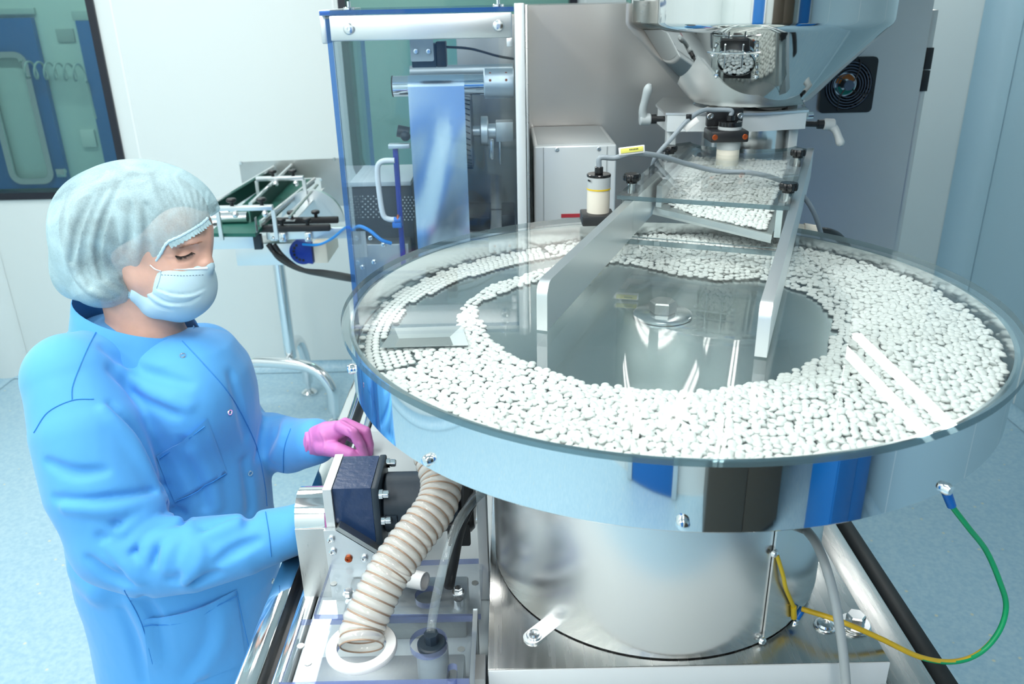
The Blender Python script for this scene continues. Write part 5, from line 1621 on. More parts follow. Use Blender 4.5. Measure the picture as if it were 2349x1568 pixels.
# even spacing
seg = [0.0]
for a, b in zip(path, path[1:]): seg.append(seg[-1] + (b - a).length)
seg = np.array(seg); tot = seg[-1]
rev = 25
M = rev * 8
pp = [Vector([np.interp(tot * k / M, seg, [p[i] for p in path]) for i in range(3)]) for k in range(M + 1)]
RHS = 0.0300
rad = [RHS - 0.0030 * abs(math.cos(PI * k / 8)) ** 3 for k in range(M + 1)]
ho = thing('corrugated_hose', 'translucent white corrugated hose with copper-coloured spiral', 'hose', hp0)
part('hose_wall', MB().tube(pp, rad, 40, caps=False), 'hose_clear', ho, angle=180)
inner = [r - 0.002 for r in rad]
sp = []
T0 = None
x_ = None
hel = []
for k in range(0, M + 1):
    t = (pp[min(k + 1, M)] - pp[max(k - 1, 0)]).normalized()
    if x_ is None: x_ = t.orthogonal().normalized()
    x_ = (x_ - t * x_.dot(t)).normalized(); y_ = t.cross(x_)
    if k % 8 == 0:
        ring = [pp[k] + (x_ * math.cos(a) + y_ * math.sin(a)) * (rad[k] + 0.0004) for a in [2 * PI * i / 36 for i in range(36)]]
        hel.append(ring)
wb_ = MB()
for ring in hel:
    wb_.tube(ring, 0.0011, 6, closed=True)
part('spiral_wire', wb_, 'wire_tan', ho, 'copper-coloured spiral wire')
part('hose_flange', MB().lathe([(0.0315, 0.0), (0.0455, 0.0), (0.0455, 0.004), (0.044, 0.006), (0.0315, 0.006)], hosec + FZ * 0.0005, 56, closed=True), 'flange_white', ho, 'white flange ring')

# ================================================================== CABLES AT THE RIGHT
gw = thing('earth_wire', 'green and yellow earth wire looping from the drum to the pedestal', 'wire', on_ped(1828, 1410))
pw_ = [at_y(2172, 1140, 0.86), at_y(2185, 1162, 0.86), at_y(2222, 1210, 0.86), at_y(2262, 1262, 0.87), at_y(2292, 1330, 0.87), at_y(2308, 1390, 0.87), at_y(2290, 1450, 0.86), at_y(2245, 1498, 0.85), at_y(2185, 1517, 0.84), at_y(2110, 1506, 0.83),
       at_y(2020, 1464, 0.83), at_y(1930, 1425, 0.84), on_ped(1840, 1396, RP + 0.012)]
sp_ = spline(pw_, 10)
mb = MB().tube(sp_, 0.0036, 12)
ob = part('wire', mb, 'earth_wire', gw)
at_s = ob.data.attributes.new('stripe', 'FLOAT', 'POINT')
vals = []
for i in range(len(sp_)):
    a = i / len(sp_)
    for k in range(12):
        # the stripe winds round so the far half shows yellow
        ph = (k / 12 + 0.62 * min(1.0, max(0.0, (a - 0.45) * 3.0))) % 1.0
        vals.append(1.0 if (0.30 < ph < 0.62 or a > 0.74) else 0.0)
vals += [0.0] * (len(ob.data.vertices) - len(vals))
at_s.data.foreach_set('value', vals)
pt = at_y(2170, 1125, 0.86)
part('ring_terminal', MB().cyl(at_y(2171, 1128, 0.858), at_y(2183, 1160, 0.858), 0.0062, 0.0055, n=16), 'terminal_blue', gw)
part('ring_terminal', MB().cyl(on_ped(1826, 1418, RP + 0.008), on_ped(1842, 1394, RP + 0.010), 0.0045, n=14), 'terminal_blue', gw)
w2 = [on_ped(1782, 1272, RP + 0.006), on_ped(1796, 1318, RP + 0.010), on_ped(1803, 1350, RP + 0.010), on_ped(1820, 1390, RP + 0.008)]
one('short_wire', MB().tube(spline(w2, 8), 0.0028, 10).cyl(on_ped(1820, 1390, RP + 0.008), on_ped(1821, 1416, RP + 0.008), 0.004, n=12), 'yellow', 'short yellow wire running down the access plate of the pedestal', 'wire')
gc = [at_y(1830, 1200, 0.93), at_y(1846, 1212, 0.88), at_y(1872, 1245, 0.835), at_y(1898, 1310, 0.80), at_y(1918, 1390, 0.785), at_y(1932, 1480, 0.775), at_y(1940, 1560, 0.77), at_y(1944, 1640, 0.765)]
gcab = cable('drum_cable', gc, 0.0060, 'cable_light', 'thick pale grey cable hanging down in front of the pedestal')
part('gland', MB().cyl(at_y(1800, 1215, 0.95), at_y(1838, 1210, 0.905), 0.014, n=18), 'black', gcab)

# ================================================================== THE WORKER
class Field:
    """signed-distance volume turned into one smooth mesh"""
    def __init__(s, lo, hi, h):
        s.lo = np.array(lo, np.float32); s.h = h
        n = np.ceil((np.array(hi) - np.array(lo)) / h).astype(int) + 1
        ax = [s.lo[i] + h * np.arange(n[i], dtype=np.float32) for i in range(3)]
        s.X, s.Y, s.Z = np.meshgrid(*ax, indexing='ij', sparse=True)
        s.n = n
        s.F = np.full(tuple(n), 1.0, np.float32)

    def cone(s, a, b, r0, r1):
        a = np.array(a, np.float32); b = np.array(b, np.float32); d = b - a
        L2 = float(d @ d) + 1e-12
        t = np.clip(((s.X - a[0]) * d[0] + (s.Y - a[1]) * d[1] + (s.Z - a[2]) * d[2]) / L2, 0, 1)
        return np.sqrt((s.X - a[0] - t * d[0]) ** 2 + (s.Y - a[1] - t * d[1]) ** 2 + (s.Z - a[2] - t * d[2]) ** 2) - (r0 + (r1 - r0) * t)

    def ell(s, c, r, yaw=0.0, pitch=0.0):
        c = np.array(c, np.float32)
        x, y, z = s.X - c[0], s.Y - c[1], s.Z - c[2]
        if yaw:
            cs, sn = math.cos(yaw), math.sin(yaw); x, y = x * cs + y * sn, -x * sn + y * cs
        if pitch:
            cs, sn = math.cos(pitch), math.sin(pitch); x, z = x * cs + z * sn, -x * sn + z * cs
        k0 = np.sqrt((x / r[0]) ** 2 + (y / r[1]) ** 2 + (z / r[2]) ** 2)
        k1 = np.sqrt((x / r[0] ** 2) ** 2 + (y / r[1] ** 2) ** 2 + (z / r[2] ** 2) ** 2)
        return k0 * (k0 - 1) / (k1 + 1e-6)

    def add(s, d, k=0.02):
        if k <= 0:
            s.F = np.minimum(s.F, d); return s
        h = np.clip(0.5 + 0.5 * (s.F - d) / k, 0, 1)
        s.F = s.F + (d - s.F) * h - k * h * (1 - h)
        return s

    def sub(s, d, k=0.01):
        h = np.clip(0.5 - 0.5 * (s.F + d) / k, 0, 1)
        s.F = s.F + (-d - s.F) * h + k * h * (1 - h)
        return s

    def chain(s, pts, rs, k=0.02):
        d = None
        for i in range(len(pts) - 1):
            e = s.cone(pts[i], pts[i + 1], rs[i], rs[i + 1])
            d = e if d is None else np.minimum(d, e)
        return s.add(d, k)

    def loft(s, zs, cx, cy, a, b, p=2.3):
        z = s.Z.ravel()
        o = np.argsort(zs); zs = np.array(zs)[o]
        f = lambda q: np.interp(z, zs, np.array(q)[o]).astype(np.float32)[None, None, :]
        CX, CY, A, B = f(cx), f(cy), f(a), f(b)
        k = (np.abs((s.X - CX) / A) ** p + np.abs((s.Y - CY) / B) ** p) ** (1 / p)
        d = (k - 1) * np.minimum(A, B)
        cap = np.maximum(s.Z - zs[-1], zs[0] - s.Z)
        return np.maximum(d, cap)

    def mesh(s):
        F = s.F; ins = F < 0
        c8 = [ins[i:ins.shape[0] - 1 + i, j:ins.shape[1] - 1 + j, k:ins.shape[2] - 1 + k] for i in (0, 1) for j in (0, 1) for k in (0, 1)]
        sm = np.zeros(c8[0].shape, np.int8)
        for c_ in c8: sm += c_
        cells = np.argwhere((sm > 0) & (sm < 8))
        idx = np.full(sm.shape, -1, np.int64); idx[tuple(cells.T)] = np.arange(len(cells))
        acc = np.zeros((len(cells), 3)); cnt = np.zeros(len(cells))
        C = [np.array((i, j, k)) for i in (0, 1) for j in (0, 1) for k in (0, 1)]
        for a in range(8):
            for b in range(a + 1, 8):
                if np.abs(C[a] - C[b]).sum() != 1: continue
                fa = F[tuple((cells + C[a]).T)]; fb = F[tuple((cells + C[b]).T)]
                m = (fa < 0) != (fb < 0)
                t = fa[m] / (fa[m] - fb[m])
                acc[m] += C[a] + t[:, None] * (C[b] - C[a]); cnt[m] += 1
        V = s.lo + s.h * (cells + acc / cnt[:, None])
        quads = []
        for ax in range(3):
            o1, o2 = [np.eye(3, dtype=int)[q] for q in ((ax + 1) % 3, (ax + 2) % 3)]
            sl0 = [slice(None)] * 3; sl1 = [slice(None)] * 3
            sl0[ax] = slice(0, -1); sl1[ax] = slice(1, None)
            ch_ = ins[tuple(sl0)] != ins[tuple(sl1)]
            E_ = np.argwhere(ch_)
            ok = (E_[:, (ax + 1) % 3] > 0) & (E_[:, (ax + 2) % 3] > 0) & (E_[:, (ax + 1) % 3] < F.shape[(ax + 1) % 3] - 1) & (E_[:, (ax + 2) % 3] < F.shape[(ax + 2) % 3] - 1)
            E_ = E_[ok]
            q = np.stack([idx[tuple((E_ - o1 - o2).T)], idx[tuple((E_ - o2).T)], idx[tuple(E_.T)], idx[tuple((E_ - o1).T)]], 1)
            fl = ins[tuple(E_.T)]
            q[~fl] = q[~fl][:, ::-1]
            quads.append(q)
        Q_ = np.concatenate(quads)
        Q_ = Q_[(Q_ >= 0).all(1)]
        return V, Q_

    def bvh(s):
        V, Q_ = s.mesh()
        return BVHTree.FromPolygons([tuple(v) for v in V], [tuple(int(i) for i in q) for q in Q_])


def cast(tree, px_, py_):
    h, n, i, d = tree.ray_cast(CAM, eye_dir(px_, py_))
    return h, n


def cast_line(tree, pts, per=8):
    """photo polyline laid onto the surface"""
    out = []
    P = spline([Vector((x, y, 0)) for x, y in pts], per)
    for p in P:
        h, n = cast(tree, p.x, p.y)
        if h is not None: out.append((h, n))
    return out


def field_part(name, fld, m, parent, relax=2):
    V, Q_ = fld.mesh()
    off = np.array(world_loc(parent)) if parent is not None else np.zeros(3)
    me = bpy.data.meshes.new(name)
    co = (V - off).astype(np.float32)
    me.vertices.add(len(co)); me.vertices.foreach_set('co', co.ravel())
    me.loops.add(Q_.size); me.loops.foreach_set('vertex_index', Q_.astype(np.int32).ravel())
    me.polygons.add(len(Q_)); me.polygons.foreach_set('loop_start', (np.arange(len(Q_)) * 4).astype(np.int32))
    me.polygons.foreach_set('use_smooth', np.ones(len(Q_), bool))
    me.update(calc_edges=True); me.validate()
    me.materials.append(MATS[m])
    o = bpy.data.objects.new(name, me); COL.objects.link(o)
    if parent is not None: o.parent = parent
    # a light relax takes the voxel steps out
    sm = o.modifiers.new('relax', 'SMOOTH'); sm.factor = 0.5; sm.iterations = relax
    return o


def wrinkle(fld, tree, lines, r, sink, k, mode):
    for ln in lines:
        pts = cast_line(tree, ln, 3)
        if len(pts) < 2: continue
        P = [h - n * sink for h, n in pts]
        m_ = len(P)
        rs = [r * (0.35 + 0.65 * math.sin(PI * (0.12 + 0.76 * i / (m_ - 1)))) for i in range(m_)]
        A_ = np.array([tuple(p) for p in P]); mg = r + 1.5 * k + 3 * fld.h
        i0_ = np.clip(((A_.min(0) - mg - fld.lo) / fld.h).astype(int), 0, fld.n - 2)
        i1_ = np.clip(((A_.max(0) + mg - fld.lo) / fld.h).astype(int) + 2, i0_ + 1, fld.n)
        sb_ = Field.__new__(Field)
        sb_.h = fld.h
        sl = tuple(slice(a_, b_) for a_, b_ in zip(i0_, i1_))
        sb_.X = fld.X[sl[0]]; sb_.Y = fld.Y[:, sl[1]]; sb_.Z = fld.Z[:, :, sl[2]]
        sb_.F = fld.F[sl]
        d = None
        for i in range(m_ - 1):
            e = sb_.cone(P[i], P[i + 1], rs[i], rs[i + 1])
            d = e if d is None else np.minimum(d, e)
        (sb_.add if mode > 0 else sb_.sub)(d, k)
        fld.F[sl] = sb_.F


Q = at_y
YH = 1.385
# ---------------- body (head, neck, shoulders) : the person itself
B = Field((-0.86, 1.20, 1.10), (-0.47, 1.58, 1.58), 0.003)
B.F = B.ell(Q(345, 540, YH), (0.094, 0.076, 0.102))
B.add(B.ell(Q(412, 528, YH - 0.008), (0.050, 0.058, 0.056)), 0.03)
B.add(B.ell(Q(412, 612, YH - 0.006), (0.046, 0.054, 0.072)), 0.03)
B.add(B.cone(Q(436, 552, YH - 0.050), Q(466, 552, YH - 0.018), 0.008, 0.009), 0.016)
B.add(B.cone(Q(464, 560, YH - 0.018), Q(474, 602, YH - 0.026), 0.0075, 0.0120), 0.012)
B.add(B.ell(Q(466, 607, YH - 0.036), (0.008, 0.007, 0.006)), 0.008)
B.add(B.ell(Q(402, 618, YH - 0.040), (0.034, 0.022, 0.030)), 0.02)
B.chain([Q(338, 640, YH - 0.040), Q(372, 680, YH - 0.034), Q(418, 697, YH - 0.012)], [0.028, 0.026, 0.022], 0.025)
B.chain([Q(338, 640, YH + 0.045), Q(372, 680, YH + 0.035), Q(418, 697, YH + 0.0)], [0.028, 0.026, 0.022], 0.025)
B.add(B.ell(Q(440, 656, YH - 0.016), (0.034, 0.034, 0.034)), 0.02)
B.chain([Q(305, 645, YH + 0.01), Q(322, 720, YH + 0.010), Q(335, 800, YH + 0.012)], [0.058, 0.058, 0.074], 0.02)
B.add(B.ell(Q(305, 800, YH + 0.012), (0.098, 0.084, 0.042)), 0.03)
B.chain([Q(340, 690, YH + 0.004), Q(350, 800, YH + 0.004)], [0.042, 0.055], 0.03)
B.chain([Q(215, 880, 1.31), Q(325, 850, YH + 0.015), Q(435, 880, 1.48)], [0.035, 0.05, 0.035], 0.03)
B.add(B.ell(Q(345, 940, YH), (0.09, 0.09, 0.09)), 0.03)
B.sub(B.ell(Q(434, 582, YH - 0.062), (0.018, 0.014, 0.0085)), 0.012)
B.add(B.ell(Q(424, 583, YH - 0.044), (0.0135, 0.0125, 0.0115)), 0.004)
bt = B.bvh()
wrinkle(B, bt, [[(399, 574), (415, 570), (438, 566)]], 0.0022, 0.000, 0.004, -1)
wrinkle(B, bt, [[(403, 594), (420, 598), (440, 592)], [(378, 590), (392, 596), (398, 606)], [(380, 582), (392, 584)]], 0.0016, 0.0002, 0.004, -1)
wrinkle(B, bt, [[(402, 587), (415, 589), (430, 585), (440, 578)]], 0.0016, 0.0008, 0.002, 1)
person = field_part('person', B, 'skin', None)
tag(person, 'worker in blue gown, hair net, face mask and pink gloves leaning over the machine', 'person')
bt = B.bvh()


def surf_tube(tree, pts, r, lift=0.0, per=6, n=6, mb=None, taper=False):
    L_ = cast_line(tree, pts, per)
    mb = mb or MB()
    if len(L_) > 1:
        m_ = len(L_)
        rad = [r * (0.4 + 0.6 * math.sin(PI * (i + 0.5) / m_)) if taper else r for i in range(m_)]
        mb.tube([h + n_ * lift for h, n_ in L_], rad, n)
    return mb


# lashes and brow
lm = MB()
for i in range(22):
    a = i / 21
    x, y = 403 + 36 * a, 588 + 1.5 * math.sin(a * PI) - 9 * a * a
    h, n = cast(bt, x, y)
    if h is None: continue
    tip = h + n * 0.0055 + Vector((0.002 + 0.002 * a, 0, -0.0045 + 0.002 * a))
    lm.tube([h - n * 0.001, (h + tip) / 2 + n * 0.001, tip], [0.0007, 0.0006, 0.0002], 5)
surf_tube(bt, [(402, 587), (415, 589), (430, 586), (440, 579)], 0.0011, 0.0004, mb=lm)
part('eyelashes', lm, 'lash', person)
bm_ = MB()
for i in range(46):
    a = random.random()
    x = 414 + 50 * a; y = 566 - 12 * a + random.uniform(-2.6, 2.6) * (1 - 0.4 * a)
    h, n = cast(bt, x, y); h2, n2 = cast(bt, x - 6, y + 1.5)
    if h is None or h2 is None: continue
    bm_.tube([h + n * 0.0002, h2 + n2 * 0.0006], [0.0005, 0.00015], 4)
part('eyebrow', bm_, 'brow', person)
fl2 = MB()
e0 = Q(483, 547, YH - 0.005)
fl2.tube([Q(470, 560, YH + 0.012), Q(480, 563, YH + 0.010), Q(486, 560, YH + 0.008)], [0.0014, 0.001, 0.0004], 5)
part('far_lashes', fl2, 'lash', person)

# ---------------- hair under the net
H_ = Field((-0.82, 1.25, 1.26), (-0.50, 1.52, 1.58), 0.0045)
H_.F = H_.ell(Q(320, 505, YH + 0.005), (0.120, 0.082, 0.090))
H_.add(H_.ell(Q(235, 560, YH + 0.01), (0.055, 0.082, 0.092)), 0.03)
H_.add(H_.ell(Q(262, 628, YH - 0.01), (0.042, 0.076, 0.036)), 0.03)
RIM = [(520, 462), (492, 486), (474, 506), (440, 530), (387, 562), (374, 592), (346, 619), (314, 640), (307, 662), (306, 690), (296, 712), (290, 760), (620, 760), (620, 462)]


def face_cut(fld, rim, Y, grow=0.0):
    """distance to the opening, an outline extruded across the head"""
    P = np.array([(Q(x, y, Y).x, Q(x, y, Y).z) for x, y in rim])
    gx = fld.X.ravel(); gz = fld.Z.ravel()
    G = np.stack(np.meshgrid(gx, gz, indexing='ij'), -1).reshape(-1, 2)
    d = poly_dist(G, P); d[in_poly(G, P)] *= -1
    return (d.reshape(len(gx), 1, len(gz)) - grow).astype(np.float32)


H_.sub(face_cut(H_, RIM, YH - 0.05, 0.012), 0.006)
hair = field_part('hair', H_, 'hair', person)

# ---------------- hair net
Cn = Field((-0.86, 1.22, 1.22), (-0.47, 1.56, 1.60), 0.0032)
Cn.F = Cn.ell(Q(322, 502, YH + 0.005), (0.136, 0.095, 0.101))
Cn.add(Cn.ell(Q(224, 562, YH + 0.01), (0.067, 0.096, 0.106)), 0.035)
Cn.add(Cn.ell(Q(262, 634, YH - 0.005), (0.054, 0.090, 0.046)), 0.025)
Cn.add(Cn.ell(Q(185, 610, YH + 0.02), (0.034, 0.08, 0.055)), 0.02)
ct = Cn.bvh()
wrinkle(Cn, ct, [[(262, 408), (235, 470), (216, 560), (222, 630), (268, 672), (300, 690)], [(292, 402), (252, 470), (232, 560), (246, 620), (290, 652)],
                 [(290, 430), (314, 480), (318, 545), (312, 615)], [(232, 420), (190, 500), (172, 580), (182, 640)], [(310, 432), (356, 470), (400, 505), (430, 525)],
                 [(205, 430), (168, 500), (152, 580), (160, 640)], [(338, 400), (352, 440), (372, 480)], [(180, 640), (230, 680), (290, 690)]], 0.0075, 0.0030, 0.006, 1)
wrinkle(Cn, ct, [[(276, 420), (240, 500), (224, 580), (236, 640)], [(248, 425), (205, 510), (192, 590), (205, 655)], [(300, 470), (296, 540), (285, 600)], [(335, 470), (340, 540), (330, 600)],
                 [(280, 640), (300, 655), (306, 672)], [(215, 445), (180, 520), (165, 600)], [(262, 470), (262, 540), (275, 600)], [(345, 560), (335, 600), (325, 625)]], 0.0050, -0.0005, 0.006, -1)
fan_l = []
for k in range(11):
    a = k / 10
    x1, y1 = 392 + (470 - 392) * a, 552 + (498 - 552) * a
    fan_l.append([(x1 - 70 + 8 * k, y1 - 118 + 6 * k), (x1 - 26 + 3 * k, y1 - 55 + 2 * k), (x1, y1)])
wrinkle(Cn, ct, fan_l, 0.0030, 0.0004, 0.003, 1)
Cn.sub(face_cut(Cn, RIM, YH - 0.06), 0.004)
cap = field_part('hair_net', Cn, 'cap_cloth', person, 1)
cap['label'] = 'thin pale blue hair net'
ct = Cn.bvh()
rb = MB()
rim_l = [(476, 500), (458, 515), (440, 526), (412, 542), (384, 556), (368, 582), (354, 602), (334, 614), (312, 628), (298, 645), (297, 668), (296, 682)]
L_ = cast_line(ct, rim_l, 9)
for off_, r_ in ((0.0005, 0.0036), (0.001, 0.0030)):
    P = [h + n * off_ for h, n in L_]
    rb.tube(P, [r_ * (0.75 + 0.14 * math.sin(i * 1.9)) for i in range(len(P))], 8)
part('elastic_band', rb, 'mask', cap, 'gathered elastic edge')
rf = MB()
rows = [[], [], []]
L2_ = cast_line(ct, rim_l[:5], 14)
for i, (h, n) in enumerate(L2_):
    dn = Vector((0.5, -0.1, -0.85)).normalized()
    w = 0.0010 * math.sin(i * 1.5)
    rows[0].append(h + n * 0.001); rows[1].append(h + n * (0.001 + w) + dn * 0.007); rows[2].append(h + n * (0.000 + 1.3 * w) + dn * (0.011 + 0.0005 * math.sin(i * 0.9)))
if len(L2_) > 3:
    part('ruffle', MB().sheet(rows, Vector((0.0002, -0.0006, 0.0))), 'cap_cloth', cap)

# ---------------- face mask
Mk = Field((-0.68, 1.24, 1.22), (-0.45, 1.52, 1.42), 0.0026)
Mk.F = Mk.ell(Q(414, 640, YH - 0.012), (0.056, 0.067, 0.070))
Mk.add(Mk.cone(Q(450, 622, YH - 0.03), Q(474, 610, YH - 0.028), 0.020, 0.0135), 0.02)
Mk.add(Mk.ell(Q(440, 660, YH - 0.018), (0.037, 0.045, 0.042)), 0.02)
Mk.chain([Q(322, 668, YH - 0.042), Q(360, 690, YH - 0.034), Q(412, 692, YH - 0.016)], [0.022, 0.031, 0.030], 0.02)
Mk.chain([Q(322, 668, YH + 0.05), Q(360, 690, YH + 0.035), Q(412, 692, YH + 0.0)], [0.022, 0.031, 0.030], 0.02)
mt_ = Mk.bvh()
wrinkle(Mk, mt_, [[(362, 664), (400, 676), (440, 675), (470, 662)], [(345, 672), (385, 694), (430, 694), (455, 682)], [(325, 672), (360, 702), (395, 712)]], 0.0022, -0.0006, 0.004, -1)
wrinkle(Mk, mt_, [[(362, 667), (400, 680), (440, 679), (468, 667)], [(335, 672), (375, 698), (415, 703)]], 0.0022, 0.0008, 0.004, 1)
FACE = [(366, 560), (366, 612), (425, 614), (520, 611), (520, 900), (250, 900), (296, 660), (312, 661), (330, 669), (354, 664), (361, 638), (366, 612), (366, 560)]
KEEP = [(367, 613), (425, 614), (520, 609), (520, 900), (250, 900), (300, 662), (314, 662), (332, 669), (354, 665), (360, 640)]
P_ = np.array([(Q(x, y, YH - 0.06).x, Q(x, y, YH - 0.06).z) for x, y in KEEP])
gx = Mk.X.ravel(); gz = Mk.Z.ravel()
G = np.stack(np.meshgrid(gx, gz, indexing='ij'), -1).reshape(-1, 2)
d_ = poly_dist(G, P_); d_[in_poly(G, P_)] *= -1
Mk.F = np.maximum(Mk.F, d_.reshape(len(gx), 1, len(gz)).astype(np.float32))
mk = field_part('face_mask', Mk, 'mask', person)
mk['label'] = 'pale blue pleated face mask'
mt_ = Mk.bvh()
part('mask_binding', surf_tube(mt_, [(368, 617), (400, 617), (440, 617), (476, 615)], 0.0022, 0.0, 6, 6), 'mask_edge', mk)
eb = MB()
for ln in ([(370, 630), (420, 632), (470, 630)], [(372, 616), (420, 618), (474, 616)], [(370, 622), (366, 642), (359, 662)]):
    L_ = cast_line(mt_, ln, 14)
    for i in range(0, len(L_) - 1, 2):
        (h, n), (h2, n2) = L_[i], L_[i + 1]
        eb.tube([h + n * 0.0004, h2 + n2 * 0.0004], 0.0005, 4)
part('mask_stitching', eb, 'stitch', mk)
lp = MB()
hA, nA = cast(mt_, 370, 622); hB, nB = cast(bt, 345, 607)
if hA and hB:
    lp.tube(spline([hA + nA * 0.001, (hA + hB) / 2 + nB * 0.004, hB + nB * 0.001], 5), 0.0011, 6)
part('ear_loop', lp, 'mask_edge', mk)

# ---------------- gown
Gf = Field((-1.02, 0.98, 0.40), (-0.27, 1.76, 1.36), 0.0044)
SL = [(815, 215, 500, 0.09), (840, 175, 535, 0.125), (900, 150, 568, 0.145), (1000, 150, 597, 0.158), (1100, 158, 612, 0.165), (1200, 172, 620, 0.170), (1300, 192, 640, 0.172), (1350, 212, 632, 0.172),
      (1400, 226, 622, 0.172), (1480, 243, 612, 0.175), (1568, 268, 605, 0.180), (1620, 262, 620, 0.185)]
zs, cx_, ax_, by_ = [], [], [], []
for y_, l_, r_, b_ in SL:
    p, q_ = Q(l_, y_, 1.40), Q(r_, y_, 1.40)
    zs.append((p.z + q_.z) / 2); cx_.append((p.x + q_.x) / 2); ax_.append((q_.x - p.x) / 2); by_.append(b_)
Gf.F = Gf.loft(zs, cx_, [1.40] * len(zs), ax_, by_)
Gf.chain([Q(165, 862, 1.27), Q(245, 826, 1.34), Q(325, 846, YH + 0.01), Q(400, 836, 1.45), Q(462, 825, 1.52)], [0.072, 0.062, 0.056, 0.060, 0.068], 0.04)
Gf.add(Gf.ell(Q(470, 900, 1.36), (0.075, 0.12, 0.10)), 0.05)
Gf.add(Gf.ell(Q(268, 778, YH + 0.012), (0.092, 0.088, 0.045)), 0.02)
Gf.add(Gf.ell(Q(425, 862, 1.375), (0.080, 0.11, 0.070)), 0.05)
Gf.chain([Q(395, 838, 1.34), Q(470, 850, 1.42)], [0.040, 0.058], 0.04)
# near (right) arm
Gf.chain([Q(162, 872, 1.255), Q(200, 990, 1.215), Q(232, 1110, 1.185), Q(285, 1225, 1.165)], [0.073, 0.087, 0.089, 0.083], 0.018)
Gf.chain([Q(280, 1235, 1.165), Q(345, 1272, 1.145), Q(440, 1272, 1.135), Q(560, 1248, 1.14), Q(615, 1232, 1.15)], [0.081, 0.072, 0.062, 0.052, 0.046], 0.02)
Gf.chain([Q(610, 1233, 1.15), Q(672, 1216, 1.16), Q(690, 1210, 1.165)], [0.0465, 0.0425, 0.042], 0.004)
# far (left) arm
Gf.chain([Q(470, 830, 1.53), Q(525, 950, 1.60), Q(560, 1010, 1.60)], [0.072, 0.068, 0.064], 0.03)
Gf.chain([Q(560, 1010, 1.60), Q(620, 1012, 1.50), Q(665, 1020, 1.43)], [0.064, 0.060, 0.054], 0.02)
Gf.chain([Q(662, 1022, 1.435), Q(722, 1012, 1.365)], [0.054, 0.044], 0.005)
# tucked bulge at the back of the waist
Gf.chain([Q(205, 1300, 1.30), Q(235, 1345, 1.26)], [0.032, 0.03], 0.02)
gt = Gf.bvh()
wrinkle(Gf, gt, [[(128, 1143), (190, 1152), (256, 1147), (320, 1138), (372, 1120)], [(375, 1156), (405, 1172), (424, 1196), (426, 1256)], [(307, 1236), (335, 1205), (360, 1176)], [(275, 1326), (300, 1268), (358, 1206)],
                 [(446, 1242), (443, 1284), (410, 1326)], [(252, 928), (307, 985), (341, 1041), (378, 1115)], [(262, 1198), (285, 1204), (330, 1180)], [(352, 1290), (362, 1250), (395, 1222)],
                 [(470, 1215), (510, 1200), (545, 1185)], [(205, 1282), (250, 1320), (300, 1340)], [(110, 1060), (170, 1085), (240, 1080)], [(230, 1230), (262, 1262), (280, 1300)], [(500, 1290), (540, 1262), (590, 1240)], [(390, 1330), (440, 1335), (500, 1315)]], 0.0115, -0.001, 0.008, -1)
wrinkle(Gf, gt, [[(150, 1165), (250, 1168), (330, 1155), (378, 1140)], [(285, 1215), (330, 1180), (372, 1160)], [(300, 1250), (345, 1206), (410, 1190)], [(330, 1290), (352, 1240), (420, 1215)],
                 [(436, 1200), (438, 1250), (425, 1300)], [(458, 1240), (456, 1290), (425, 1335)], [(240, 940), (295, 1000), (330, 1060), (362, 1120)], [(480, 1225), (525, 1208), (570, 1190)], [(250, 1250), (290, 1290), (320, 1330)], [(380, 1300), (390, 1260), (415, 1230)]], 0.0130, 0.003, 0.011, 1)
wrinkle(Gf, gt, [[(255, 850), (310, 900), (400, 950)], [(240, 800), (320, 850), (430, 880)], [(420, 1010), (455, 1070), (470, 1160)], [(560, 1060), (575, 1150), (570, 1200)], [(330, 1370), (360, 1420), (380, 1500)],
                 [(280, 1400), (310, 1470), (330, 1560)], [(480, 1400), (470, 1480), (420, 1550)], [(640, 940), (632, 985), (612, 1030)], [(610, 960), (605, 1010), (590, 1050)], [(530, 860), (550, 930), (565, 1000)]], 0.0095, -0.003, 0.014, -1)
wrinkle(Gf, gt, [[(280, 850), (330, 890), (430, 930)], [(300, 1380), (335, 1440), (355, 1520)], [(510, 1390), (505, 1470), (460, 1550)], [(655, 950), (650, 1000), (630, 1050)], [(440, 1030), (480, 1090), (500, 1160)]], 0.010, 0.004, 0.016, 1)
gown = field_part('gown', Gf, 'gown', person)
gown['label'] = 'bright blue long-sleeved gown'
gt = Gf.bvh()

# pockets: cloth patches lying on the gown
def patch(quad, lift, name, nu=14, nv=12, sag=0.0):
    rows = []
    (ax0, ay0), (bx0, by0), (cx0, cy0), (dx0_, dy0_) = quad          # top-left, top-right, bottom-right, bottom-left
    for j in range(nv + 1):
        v = j / nv; row = []
        for i in range(nu + 1):
            u = i / nu
            x = (ax0 + (bx0 - ax0) * u) * (1 - v) + (dx0_ + (cx0 - dx0_) * u) * v
            y = (ay0 + (by0 - ay0) * u) * (1 - v) + (dy0_ + (cy0 - dy0_) * u) * v
            y += sag * math.sin(PI * u) * (1 - v)
            h, n = cast(gt, x, y)
            if h is None: h, n = Vector((0, 0, 0)), Vector((0, 0, 1))
            row.append(h + n * (lift + (0.006 * math.sin(PI * u) * (1 - v) ** 3)))
        rows.append(row)
    return part(name, MB().sheet(rows, Vector((0.001, 0.003, 0.0))), 'gown', gown, angle=80)


